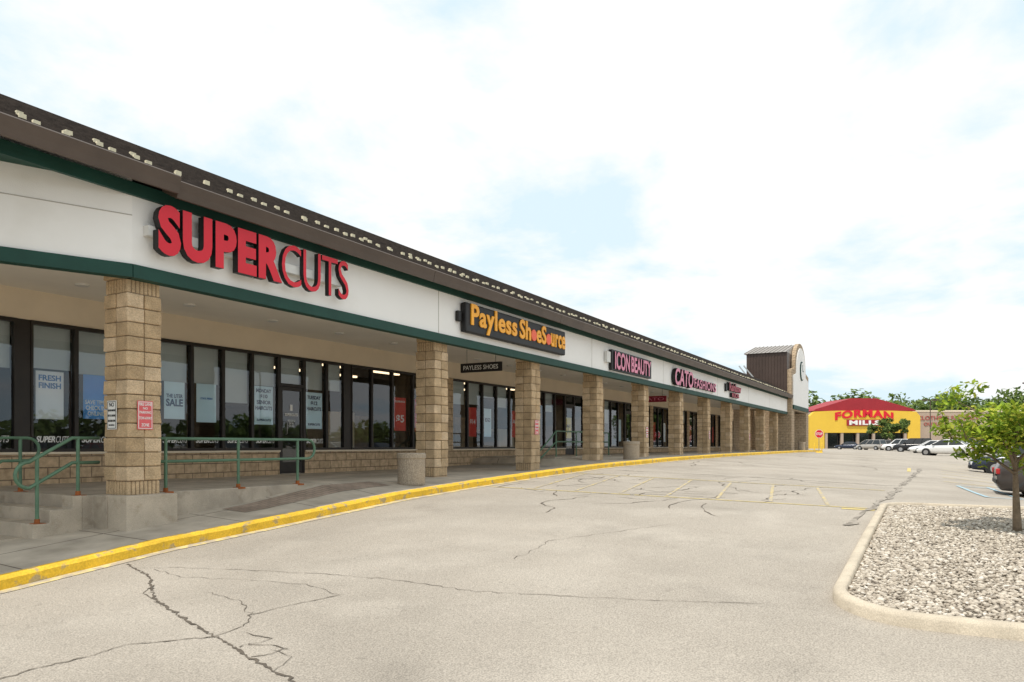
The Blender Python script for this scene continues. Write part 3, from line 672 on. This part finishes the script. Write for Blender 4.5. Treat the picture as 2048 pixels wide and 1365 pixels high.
poster(13.98,14.56,.42,1.35,M['posterpale'],M['navy'],[('TUESDAY',.86,.10,.82),('$12',.70,.12,.42),('HAIRCUTS',.55,.10,.88),('SUPERCUTS',.12,.06,.75)],'pale blue price poster with dark capitals')
poster(17.55,18.1,.43,1.42,M['posterred'],M['signwhite'],[('CLEARANCE',.88,.06,.85),('$5',.35,.26,.7)],'red clearance poster with large white price')
poster(18.55,18.95,.43,1.42,M['posterred'],M['signwhite'],[('SALE',.86,.08,.8),('$5',.4,.26,.7)],'red sale poster with large white price')
poster(21.6,22.1,.3,1.3,M['posterred'],M['signwhite'],[('$14',.5,.2,.7)],'red poster in shop window')
poster(22.6,23.1,.3,1.3,M['posterpale'],M['navy'],[('BOGO',.6,.14,.7)],'pale teal poster in shop window')
poster(24.6,25.0,.3,1.3,M['posterred'],M['signwhite'],[('SALE',.6,.14,.7)],'red sale poster in shop window')
poster(29.3,29.9,.3,1.2,M['posteryel'],M['inkblack'],[('SALE',.6,.14,.7)],'yellow poster in shop window')
for i in range(9):
    x=34.5+i*2.6+random.random(); poster(x,x+.6,.2,1.3,random.choice([M['posterred'],M['posterwhite'],M['posterpale']]),M['inkblack'],[],'plain poster in shop window')
for i,(x0,x1) in enumerate([(6.35,6.98),(7.42,8.0),(8.24,8.86),(9.1,9.7),(9.92,10.5),(10.72,11.3),(11.54,12.12),(12.36,12.92),(13.98,14.56)]):
    s=empty('window_decal',((x0+x1)/2,YS-.01,.05),label='white lettering decal on shop window glass',cat='decal',group='white decals along the shop windows')
    mb=MB(); w=x1-x0; text_into(mb,'SUPER',w*.58,.115,(x0,YS-.004,.05),XR,UP,.003,.035,.25); text_into(mb,'CUTS',w*.40,.115,(x0+w*.60,YS-.004,.05),XR,UP,.003,0,.25)
    make('lettering',mb,[M['signwhite'],M['signwhite']],parent=s)
s=empty('window_decal',(13.46,YS-.03,.8),label='white lettering and scissors mark on glass door',cat='decal',group='white decals along the shop windows')
mb=MB(); text_into(mb,'SUPERCUTS',.42,.07,(13.25,YS-.012,.72),XR,UP,.003,.03); text_into(mb,'MON-FRI 9-8\nSAT 9-6\nSUN 10-5',.24,.18,(13.34,YS-.012,.45),XR,UP,.003)
mb.box(13.42,13.50,YS-.013,YS-.010,.85,1.0); make('lettering',mb,[M['signwhite'],M['signwhite']],parent=s)

# ---------------------------------------------------------------- tower
tw=empty('entrance_tower',(62.4,10,-.5),label='brick entrance tower with rounded gable and clock panel',cat='tower')
X0,X1,YT=58.2,66.7,9.2; zS,zP=5.6,7.95
def gable(x0,x1,zs,zp,n=14):
    c=(x0+x1)/2; hw=(x1-x0)/2*.62; P=[(x0,zs)]
    P.append((c-hw-.01,zs+.25))
    for i in range(n+1):
        a=math.pi*(1-i/n); P.append((c+hw*math.cos(a),zs+.45+(zp-zs-.45)*math.sin(a)))
    P.append((c+hw+.01,zs+.25)); P.append((x1,zs)); return P
mb=MB(); g=gable(X0,X1,zS,zP); pts=[(x,YT,z) for x,z in g]+[(X1,YT,2.6),(X0,YT,2.6)]
mb.prism(pts,(0,.28,0)); 
for a,b in((X0,X0+1.3),(X1-1.3,X1)): mb.box(a,b,YT,YT+1.2,-.8,2.6)
mb.box(X0+.01,X0+.3,YT+.28,12.3,2.6,5.6); mb.box(X1-.3,X1,YT+.28,14,-.8,5.6)
mb.box(X0+1.3,X1-.3,13.7,14,-.8,5)
make('wall',mb,[M['brick']],parent=tw)
mb=MB(); g=gable(X0+.5,X1-.5,5.2,7.6); mb.prism([(x,YT-.06,z) for x,z in g]+[(X1-.5,YT-.06,3.0),(X0+.5,YT-.06,3.0)],(0,.058,0)); make('arch_panel',mb,[M['white']],parent=tw)
make('trim',MB().box(X0+.5,X1-.5,YT-.1,YT-.003,2.7,3.0),[M['green']],parent=tw)
mb=MB(); mb.cyl((62.45,YT-.061,5.8),(62.45,YT-.14,5.8),.75,.75,28); mb.cyl((62.45,YT-.14,5.8),(62.45,YT-.16,5.8),.66,.66,28,1)
mb.box(62.41,62.49,YT-.18,YT-.162,5.75,6.3,0); mb.box(62.45,62.85,YT-.18,YT-.162,5.76,5.84,0); make('clock',mb,[M['green'],M['signwhite']],parent=tw)
mb=MB(); y=YT+.32
while y<12.35: mb.box(X0-.10,X0-.051,y,y+.045,3.6,6.88,0); y+=.22
mb.box(X0-.05,X0+.004,YT+.30,12.42,3.6,5.62,0); mb.box(X0-.05,X1,YT+.30,12.42,5.62,6.88,0)
make('ribbed_cladding',mb,[M['rib']],parent=tw)
mb=MB(); c=(X0+X1)/2
mb.prism([(X0-.18,YT+.3,6.89),(c,YT+.3,7.9),(X1+.15,YT+.3,6.89)],(0,12.6-YT-.3,0))
y=YT+.35
while y<12.6: mb.hexa([(X0-.18,y,6.9),(c,y,7.91),(c,y+.03,7.91),(X0-.18,y+.03,6.9),(X0-.18,y,6.94),(c,y,7.95),(c,y+.03,7.95),(X0-.18,y+.03,6.94)]); y+=.3
make('roof',mb,[M['ribroof']],parent=tw)
for dy in(0,.35): make('roof_brace',MB().cyl((55.2,11.2+dy,4.7),(58.1,12.6+dy,6.0),.05,.05,8),[M['steel']],parent=mall)

# ---------------------------------------------------------------- bins, stop sign, bollards
def bin_(x,y,label='round exposed aggregate concrete litter bin on sidewalk'):
    z=SW(x,y); r=empty('litter_bin',(x,y,z),label=label,cat='bin',group='concrete litter bins on the sidewalk')
    mb=MB(); prof=[(.26,-.02),(.275,.02),(.275,.50),(.29,.52),(.29,.60),(.27,.62),(.20,.62),(.19,.57),(.02,.56)]
    n=32; vs=[(math.cos(2*math.pi*k/n)*a,math.sin(2*math.pi*k/n)*a,h) for a,h in prof for k in range(n)]
    mb.add(vs,[(j*n+k,j*n+(k+1)%n,(j+1)*n+(k+1)%n,(j+1)*n+k) for j in range(len(prof)-1) for k in range(n)])
    make('bin_body',mb,[M['aggregate']],parent=r,world=False)
    mb=MB(); mb.cyl((0,0,.50),(0,0,.575),.14,.14,24); make('opening',mb,[M['black']],parent=r,world=False)
bin_(12.05,9.1); bin_(24.5,9.1); bin_(61,8.9)
sx,sy=60.5,7.6; z=G(sx,sy); st=empty('stop_sign',(sx,sy,z),label='red octagonal stop sign on steel post in yellow base',cat='sign')
mb=MB(); mb.box(sx-.03,sx+.03,sy-.02,sy+.02,z,z+1.75); mb.cyl((sx,sy,z),(sx,sy,z+.10),.28,.2,16,1); make('post',mb,[M['steel'],M['kerbyel']],parent=st)
c=Vector((sx,sy,z+1.42))-F*.04
mb=MB(); mb.prism([c+R*.33*math.cos(math.radians(22.5+45*i))+Vector((0,0,.33*math.sin(math.radians(22.5+45*i)))) for i in range(8)],F*.01,1)
mb.prism([c-F*.004+R*.305*math.cos(math.radians(22.5+45*i))+Vector((0,0,.305*math.sin(math.radians(22.5+45*i)))) for i in range(8)],F*.0035,0)
make('panel',mb,[M['red'],M['signwhite']],parent=st)
mb=MB(); text_into(mb,'STOP',.46,.20,c-R*.23-F*.005+Vector((0,0,-.10)),R,UP,.006,.02); make('lettering',mb,[M['signwhite'],M['signwhite']],parent=st)
for (x,y) in((126,16.5),(127.5,15.6)):
    mb=MB(); z=G(x,y); mb.cyl((x,y,z-.1),(x,y,z+1.05),.09,.09,14); mb.cyl((x,y,z+1.05),(x,y,z+1.12),.09,.03,14); make('bollard',mb,[M['kerbyel']],smooth=False,label='yellow painted steel bollard on asphalt',cat='bollard',group='yellow bollards')

def pole(x,y,h,label='dark lot light pole with twin box heads'):
    z=G(x,y); r=empty('street_lamp',(x,y,z),label=label,cat='street lamp',group='parking lot lamps')
    mb=MB(); mb.cyl((0,0,-.2),(0,0,.7),.3,.3,16,1); mb.cyl((0,0,.7),(0,0,h),.09,.055,12); make('pole',mb,[M['brown'],M['conc']],parent=r,world=False)
    for s in(-1,1):
        mb=MB(); a=R*s; mb.tube([Vector((0,0,h-.15)),a*.45+Vector((0,0,h-.02))],.03,8); o=a*.4+Vector((0,0,h-.08)); mb.obox(o-F*.2,a*.75,F*.4,(0,0,.18)); make('lamp_head',mb,[M['brown']],parent=r,world=False)
pole(126.7,.6,7.6)
pole(112,-10.5,8.6); pole(30,-24,8.5); pole(52,-30,8.5); pole(8,-27,8.5)

# ---------------------------------------------------------------- cars
def car(kind,pt):
    r=empty('parked_car',(0,0,0))
    if kind=='sedan': st=[(-2.32,.42,.72,.70),(-2.22,.27,.93,.80),(-1.6,.22,1.0,.88),(-.9,.2,.97,.9),(.6,.2,.94,.9),(1.2,.22,.88,.89),(1.95,.25,.76,.85),(2.2,.28,.66,.78),(2.32,.34,.55,.66)]; gh=(-1.8,1.05,-1.1,.25,.95,1.44,.80,.60); wb=(-1.4,1.4); wr=.32
    elif kind=='suv': st=[(-2.25,.45,.9,.76),(-2.2,.32,1.08,.86),(-1.5,.26,1.12,.92),(-.5,.26,1.1,.93),(.8,.26,1.08,.93),(1.3,.28,1.04,.92),(2.0,.3,.96,.89),(2.22,.34,.82,.82),(2.32,.4,.62,.74)]; gh=(-2.15,1.15,-1.95,.45,1.08,1.72,.86,.70); wb=(-1.4,1.4); wr=.37
    else: st=[(-2.4,.4,.85,.78),(-2.34,.25,1.0,.88),(-1.5,.22,1.04,.95),(-.5,.22,1.03,.96),(.9,.22,1.0,.96),(1.5,.24,.95,.94),(2.1,.26,.84,.89),(2.32,.3,.7,.82),(2.45,.36,.55,.7)]; gh=(-2.3,1.7,-2.1,.6,1.0,1.72,.90,.72); wb=(-1.5,1.5); wr=.33
    mb=MB(); rg=[]
    for x,zl,zb,w in st:
        half=[(w*.80,zl),(w*.96,zl+.10),(w,zl+(zb-zl)*.45),(w*.985,zl+(zb-zl)*.75),(w*.90,zb-.015),(w*.5,zb+.02)]
        rg.append([(x,y,z) for y,z in half]+[(x,0,zb+.03)]+[(x,-y,z) for y,z in half[::-1]])
    n=len(rg[0]); mb.add([p for q in rg for p in q],[(i*n+k,i*n+(k+1)%n,(i+1)*n+(k+1)%n,(i+1)*n+k) for i in range(len(rg)-1) for k in range(n)]+[tuple(range(n)),tuple(range((len(rg)-1)*n,len(rg)*n))[::-1]])
    make('body',mb,[pt],parent=r,world=False,smooth=True)
    b0,b1,t0,t1,zb,zt,wb_,wt=gh
    mb=MB(); base=[(b0,-wb_,zb),(b1,-wb_,zb),(b1,wb_,zb),(b0,wb_,zb)]; top=[(t0,-wt,zt),(t1,-wt,zt),(t1,wt,zt),(t0,wt,zt)]
    mb.hexa(base+top); make('car_window',mb,[M['carglass']],parent=r,world=False)
    mb=MB()
    mb.hexa([(t0-.03,-wt-.02,zt-.03),(t1+.04,-wt-.02,zt-.03),(t1+.04,wt+.02,zt-.03),(t0-.03,wt+.02,zt-.03),(t0+.08,-wt+.08,zt+.045),(t1-.12,-wt+.08,zt+.045),(t1-.12,wt-.08,zt+.045),(t0+.08,wt-.08,zt+.045)])
    for i in range(4): mb.cyl(base[i],top[i],.045,.035,6)
    for s in(-1,1):
        for f in((.48,) if kind=='sedan' else (.38,.68)):
            xb=b0+(b1-b0)*f; xt=t0+(t1-t0)*f; mb.cyl((xb,s*wb_,zb),(xt,s*wt,zt),.045,.04,6)
    make('roof',mb,[pt],parent=r,world=False,smooth=False)
    hw=st[3][3]
    for x in wb:
        for s in(-1,1):
            mb=MB(); mb.cyl((x,s*(hw-.30),wr),(x,s*(hw+.012),wr),wr+.055,wr+.05,24,1); mb.cyl((x,s*(hw-.2),wr),(x,s*(hw+.03),wr),wr,wr-.02,24)
            w=make('wheel',mb,[M['tyre'],M['trim']],parent=r,world=False)
            mb=MB(); mb.cyl((x,s*(hw+.0),wr),(x,s*(hw+.038),wr),wr*.64,wr*.6,20)
            make('rim',mb,[M['rim']],parent=w,world=False)
    f=st[-2]; k=st[0]
    for s in(-1,1):
        mb=MB(); mb.box(f[0]-.02,f[0]+.09,min(s*.48,s*.74),max(s*.48,s*.74),f[2]-.20,f[2]-.06); make('headlight',mb,[M['head']],parent=r,world=False,bevel=.03)
        mb=MB(); mb.box(k[0]-.02,k[0]+.06,min(s*.55,s*.76),max(s*.55,s*.76),k[2]-.08,k[2]+.05); make('tail_light',mb,[M['tail']],parent=r,world=False,bevel=.02)
        mb=MB(); mb.box(b1-.35,b1-.2,min(s*(wb_+.04),s*(wb_+.2)),max(s*(wb_+.04),s*(wb_+.2)),zb,zb+.12); make('mirror',mb,[M['trim']],parent=r,world=False,bevel=.02)
    make('bumper_trim',MB().box(st[-1][0]-.05,st[-1][0]+.02,-.6,.6,.30,.44),[M['trim']],parent=r,world=False,bevel=.02)
    make('bumper_trim',MB().box(st[0][0]-.02,st[0][0]+.05,-.6,.6,.42,.52),[M['trim']],parent=r,world=False,bevel=.02)
    return r
protos={}
def put(kind,col,x,y,rz,label):
    k=(kind,col)
    z=G(x,y)
    if k not in protos:
        r=car(kind,PA[col]); protos[k]=r; r.location=(x,y,z); r.rotation_euler=(0,0,math.radians(rz)); fin(r,label,'car','cars parked in the lot')
    else: dup(protos[k],(x,y,z),math.radians(rz),label=label,cat='car',group='cars parked in the lot')
put('sedan','white',78.5,-.9,70,'white sedan parked on the open lot')
put('sedan','white',96,.3,100,'white sedan parked in a row of cars')
put('suv','white',123.8,4.6,95,'white sport utility car parked in lot')
put('suv','black',108,2.4,90,'black sport utility car parked in lot')
put('van','silver',143,9.6,60,'silver minivan parked near the far store')
put('sedan','navy',160,14.9,90,'dark blue sedan parked near the far store')
put('suv','grey',150,7.8,90,'grey sport utility car parked in lot')
put('sedan','brown',21.0,-3.55,270,'dark taupe sedan parked beyond the gravel island')
put('sedan','navy',38,-3.6,90,'dark blue sedan parked beyond the gravel island')
put('sedan','red',138,2.6,90,'maroon sedan parked in lot')
put('suv','black',104,-1.9,90,'black sport utility car parked in lot')
put('sedan','silver',96,-4,90,'silver sedan parked in lot')
put('suv','white',118,-2.5,95,'white sport utility car parked in lot')
NM={'suv':'sport utility car','sedan':'sedan','van':'minivan'}
for i,(k,c) in enumerate([('suv','white'),('sedan','silver'),('suv','black'),('sedan','red'),('van','silver'),('suv','grey'),('sedan','white')]):
    put(k,c,14+i*6.1,-19-(i%2)*5,90,'%s %s parked in the open lot'%(c,NM[k]))
for i in range(6):
    put(*[('sedan','white'),('sedan','red'),('suv','grey'),('sedan','navy'),('suv','white'),('van','silver')][i],105+i*9,-8-i*2.5,90,'car parked in a distant row of the lot')

# ---------------------------------------------------------------- trees
def leaves(mb,cs,n,size,mats=3,flat=.6):
    tot=sum(r[0]*r[1]*r[2] for _,r in cs)
    for c,r in cs:
        k=max(3,int(n*r[0]*r[1]*r[2]/tot)); c=Vector(c)
        for i in range(k):
            d=Vector((random.gauss(0,1),random.gauss(0,1),random.gauss(0,1))).normalized()*random.random()**.45
            p=c+Vector((d.x*r[0],d.y*r[1],d.z*r[2]))
            a=Vector((random.gauss(0,1),random.gauss(0,1),random.gauss(0,flat))).normalized(); b=a.cross(Vector((random.gauss(0,.5),random.gauss(0,.5),1))).normalized()
            s=size*random.uniform(.6,1.3)
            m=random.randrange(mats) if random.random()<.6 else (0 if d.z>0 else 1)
            mb.add([p-a*s,p+b*s*.5,p+a*s,p-b*s*.5],[(0,1,2,3)],m)
def tree(x,y,z,h,crown,label,lean=(0,0),n=5000,ls=.045,tr=.05,mats=None,limbs=9,name='tree',seedd=1,tlo=.42,ulo=.15,shoots=0):
    random.seed(seedd); r=empty(name,(x,y,z),label=label,cat='tree')
    mb=MB(); P=[Vector((x+lean[0]*t+.02*math.sin(t*5),y+lean[1]*t,z-.05+t*h*.8)) for t in[i/7 for i in range(8)]]
    mb.tube(P,[tr*(1.25-t) for t in[i/7 for i in range(8)]],9)
    cs=[]
    for i in range(limbs):
        a=6.283*i/limbs+random.uniform(-.3,.3); t=random.uniform(tlo,.95); s=P[0].lerp(P[-1],t)
        L_=crown*random.uniform(.60,1.05)*(1.15-.45*t); up=random.uniform(ulo,.8)
        en=s+Vector((math.cos(a)*L_,math.sin(a)*L_,L_*up)); md=s.lerp(en,.5)+Vector((0,0,.06*crown))
        mb.tube([s,md,en],[tr*.5,tr*.3,tr*.1],6)
        for q,k in((md,.20),(en,.24),(en+Vector((random.uniform(-.2,.2),random.uniform(-.2,.2),random.uniform(-.1,.25)))*crown,.17)):
            cs.append((q+Vector((random.uniform(-.1,.1),)*3)*crown,(crown*k*random.uniform(.8,1.3),crown*k*random.uniform(.8,1.3),crown*k*random.uniform(.5,.9))))
    for i in range(shoots):
        a=random.uniform(0,6.28); q=random.uniform(.1,.8)*crown; s=P[-1]+Vector((math.cos(a)*q,math.sin(a)*q,-.10*crown)); en=s+Vector((math.cos(a)*.12,math.sin(a)*.12,random.uniform(.15,.40)))*crown
        mb.tube([s,en],[tr*.2,tr*.07],5)
        for t in(.3,.65,1): cs.append((s.lerp(en,t),(crown*.10,crown*.10,crown*.12)))
    cs.append((P[-1]+Vector((0,0,.0*crown)),(crown*.30,crown*.30,crown*.25)))
    make('trunk',mb,[M['bark']],parent=r,smooth=True)
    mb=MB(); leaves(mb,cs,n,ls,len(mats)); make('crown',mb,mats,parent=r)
ML=[M['leaf1'],M['leaf2'],M['leaf3']]; MF=[M['far1'],M['far2']]
tx,ty=11.5,-.92
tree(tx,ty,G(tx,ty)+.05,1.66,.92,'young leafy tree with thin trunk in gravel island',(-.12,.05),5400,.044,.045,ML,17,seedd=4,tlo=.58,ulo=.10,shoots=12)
tree(134,6.0,-.85,4.4,3.3,'small round tree in the parking lot',(0,0),2500,.28,.14,MF,10,seedd=6)
tree(118,-8.5,-.95,4.6,3.0,'small round tree in the parking lot',(0,0),2000,.28,.14,MF,10,seedd=8)
random.seed(11)
mb=MB(); cs=[]
def fr(r_,z_): return F*z_+R*r_
r_=56
while r_<230:
    d=random.uniform(225,262); h=random.uniform(11.5,16.5) if random.random()<.85 else 18; w=random.uniform(5,8.5); p=fr(r_*d/225,d)
    cs.append(((p.x,p.y,h*.5),(w,w,h*.5)))
    for k in range(3): cs.append(((p.x+random.uniform(-5,5),p.y+random.uniform(-5,5),h*random.uniform(.55,.9)),(w*.5,w*.5,h*.16)))
    r_+=random.uniform(1.6,2.8)
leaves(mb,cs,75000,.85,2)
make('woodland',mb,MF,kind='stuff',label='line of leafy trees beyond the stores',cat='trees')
mb=MB(); cs=[]
x=-160
while x<230:
    h=random.uniform(6,10); y=-140+random.uniform(-10,10); cs.append(((x,y,h*.4-1),(7,6,h*.6))); x+=random.uniform(4,8)
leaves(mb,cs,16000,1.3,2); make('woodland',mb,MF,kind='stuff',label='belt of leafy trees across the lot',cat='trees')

# ---------------------------------------------------------------- far stores
D=180.0
def rz(r_,h,dz=0): return F*(D+dz)+R*r_+Vector((0,0,h))
fs=empty('discount_store',rz(84.5,-.9),label='yellow fronted big store with red gable roof',cat='building')
mb=MB(); mb.prism([rz(71.5,-1),rz(71.5,7.0),rz(72.6,8.1),rz(78,8.3),rz(91,8.3),rz(97,8.1),rz(98,7.0),rz(98,-1),rz(95,-1),rz(95,3.0),rz(75,3.0),rz(75,-1)],F*1.5)
make('facade',mb,[M['fyellow']],parent=fs)
mb=MB(); mb.prism([rz(72.4,8.25,.2),rz(73,8.7,.2),rz(81.5,11.3,.2),rz(87.5,11.3,.2),rz(96.5,8.7,.2),rz(97.1,8.25,.2)],F*14)
make('roof',mb,[M['fred']],parent=fs)
make('sign_band',MB().prism([rz(80.3,4.7,-.3),rz(80.3,6.15,-.3),rz(88.7,6.15,-.3),rz(88.7,4.7,-.3)],F*.28),[M['fred']],parent=fs)
mb=MB(); mb.prism([rz(72.2,-1,1.6),rz(72.2,8,1.6),rz(97.2,8,1.6),rz(97.2,-1,1.6)],F*30); make('wall',mb,[M['fbeige']],parent=fs)
mb=MB(); mb.prism([rz(75.5,-1,1.2),rz(75.5,2.9,1.2),rz(94.5,2.9,1.2),rz(94.5,-1,1.2)],F*.3); make('entrance_glass',mb,[M['carglass']],parent=fs)
for k in(75.2,79,82.8,86.6,90.4,94.2): make('column',MB().obox(rz(k,-1,.1),R*.6,F*.6,(0,0,4.0)),[M['fbeige']],parent=fs)
mb=MB(); text_into(mb,'FORMAN',14.0,1.9,rz(77.5,5.95,-.02),R,UP,.12,.045,0,1.12,arch=.75); make('lettering',mb,[M['red'],M['red']],parent=fs)
mb=MB(); text_into(mb,'MILLS',7.4,1.1,rz(80.8,4.87,-.31),R,UP,.08,.045,0,1.12); make('lettering',mb,[M['signwhite'],M['signwhite']],parent=fs)
fs=empty('clothing_store',rz(115,-.9,8),label='plain brown block store beside the yellow one',cat='building')
mb=MB(); mb.prism([rz(98.05,-1,4),rz(98.05,8.2,4),rz(150,8.2,4),rz(150,-1,4)],F*40); mb.prism([rz(55,-1,6),rz(55,5.6,6),rz(71.4,5.6,6),rz(71.4,-1,6)],F*30); make('wall',mb,[M['fbeige']],parent=fs)
mb=MB(); mb.prism([rz(98.1,8.21,3.9),rz(98.1,8.6,3.9),rz(150,8.6,3.9),rz(150,8.21,3.9)],F*40); make('parapet_cap',mb,[M['tanwall']],parent=fs)
mb=MB(); text_into(mb,'CLOTHING FACTORY',15,1.0,rz(99.5,6.2,3.95),R,UP,.1,.0); text_into(mb,'OUTLET',5,.8,rz(101,4.8,3.95),R,UP,.1,.0); make('lettering',mb,[M['dullred'],M['dullred']],parent=fs)

# ---------------------------------------------------------------- world, sun, camera
sd=Vector((-.42,.075,.90)).normalized()
w=bpy.data.worlds.new('World'); scene.world=w; w.use_nodes=True; nt=w.node_tree; N=nt.nodes; L=nt.links
bg=N['Background']; bg.inputs['Strength'].default_value=.12
sk=N.new('ShaderNodeTexSky'); sk.sky_type='NISHITA'; sk.sun_disc=False; sk.sun_elevation=math.asin(sd.z); sk.sun_rotation=math.atan2(sd.x,sd.y)
sk.dust_density=2.5
tc=N.new('ShaderNodeTexCoord'); sp=N.new('ShaderNodeSeparateXYZ'); L.new(tc.outputs['Generated'],sp.inputs[0])
mxz=N.new('ShaderNodeMath'); mxz.operation='MAXIMUM'; mxz.inputs[1].default_value=0; L.new(sp.outputs['Z'],mxz.inputs[0])
ad=N.new('ShaderNodeMath'); ad.operation='ADD'; ad.inputs[1].default_value=.22; L.new(mxz.outputs[0],ad.inputs[0])
dv=N.new('ShaderNodeVectorMath'); dv.operation='DIVIDE'; cb=N.new('ShaderNodeCombineXYZ')
for i in range(3): L.new(ad.outputs[0],cb.inputs[i])
L.new(tc.outputs['Generated'],dv.inputs[0]); L.new(cb.outputs[0],dv.inputs[1])
nz=N.new('ShaderNodeTexNoise'); nz.inputs['Scale'].default_value=1.7; nz.inputs['Detail'].default_value=12; nz.inputs['Roughness'].default_value=.58; nz.inputs['Distortion'].default_value=.2
mp=N.new('ShaderNodeMapping'); mp.inputs['Location'].default_value=(3.1,1.7,.4); L.new(dv.outputs[0],mp.inputs['Vector']); L.new(mp.outputs[0],nz.inputs['Vector'])
rp=N.new('ShaderNodeValToRGB'); rp.color_ramp.elements[0].position=.42; rp.color_ramp.elements[1].position=.55; L.new(nz.outputs['Fac'],rp.inputs['Fac'])
hz=N.new('ShaderNodeMixRGB'); hz.inputs['Fac'].default_value=.93; L.new(sk.outputs[0],hz.inputs['Color1']); hz.inputs['Color2'].default_value=(6.7,8.1,8.9,1)
cl=N.new('ShaderNodeMixRGB'); L.new(rp.outputs['Color'],cl.inputs['Fac']); L.new(hz.outputs[0],cl.inputs['Color1']); cl.inputs['Color2'].default_value=(8.7,8.75,8.7,1)
L.new(cl.outputs[0],bg.inputs['Color'])
sun=bpy.data.lights.new('sun','SUN'); sun.energy=3.4; sun.angle=math.radians(.53); sun.color=(1,.93,.82)
so=bpy.data.objects.new('sun',sun); COL.objects.link(so); so.rotation_euler=sd.to_track_quat('Z','Y').to_euler(); so.location=(0,0,50)
cam=bpy.data.cameras.new('camera'); co=bpy.data.objects.new('camera',cam); COL.objects.link(co); scene.camera=co
cam.lens=1500/2048*36; cam.sensor_width=36; cam.shift_y=.1018; cam.clip_end=3000; cam.clip_start=.1
co.rotation_euler=(math.radians(90),0,TH-math.radians(90))
scene.view_settings.view_transform='Standard'; scene.view_settings.look='None'; scene.view_settings.exposure=0
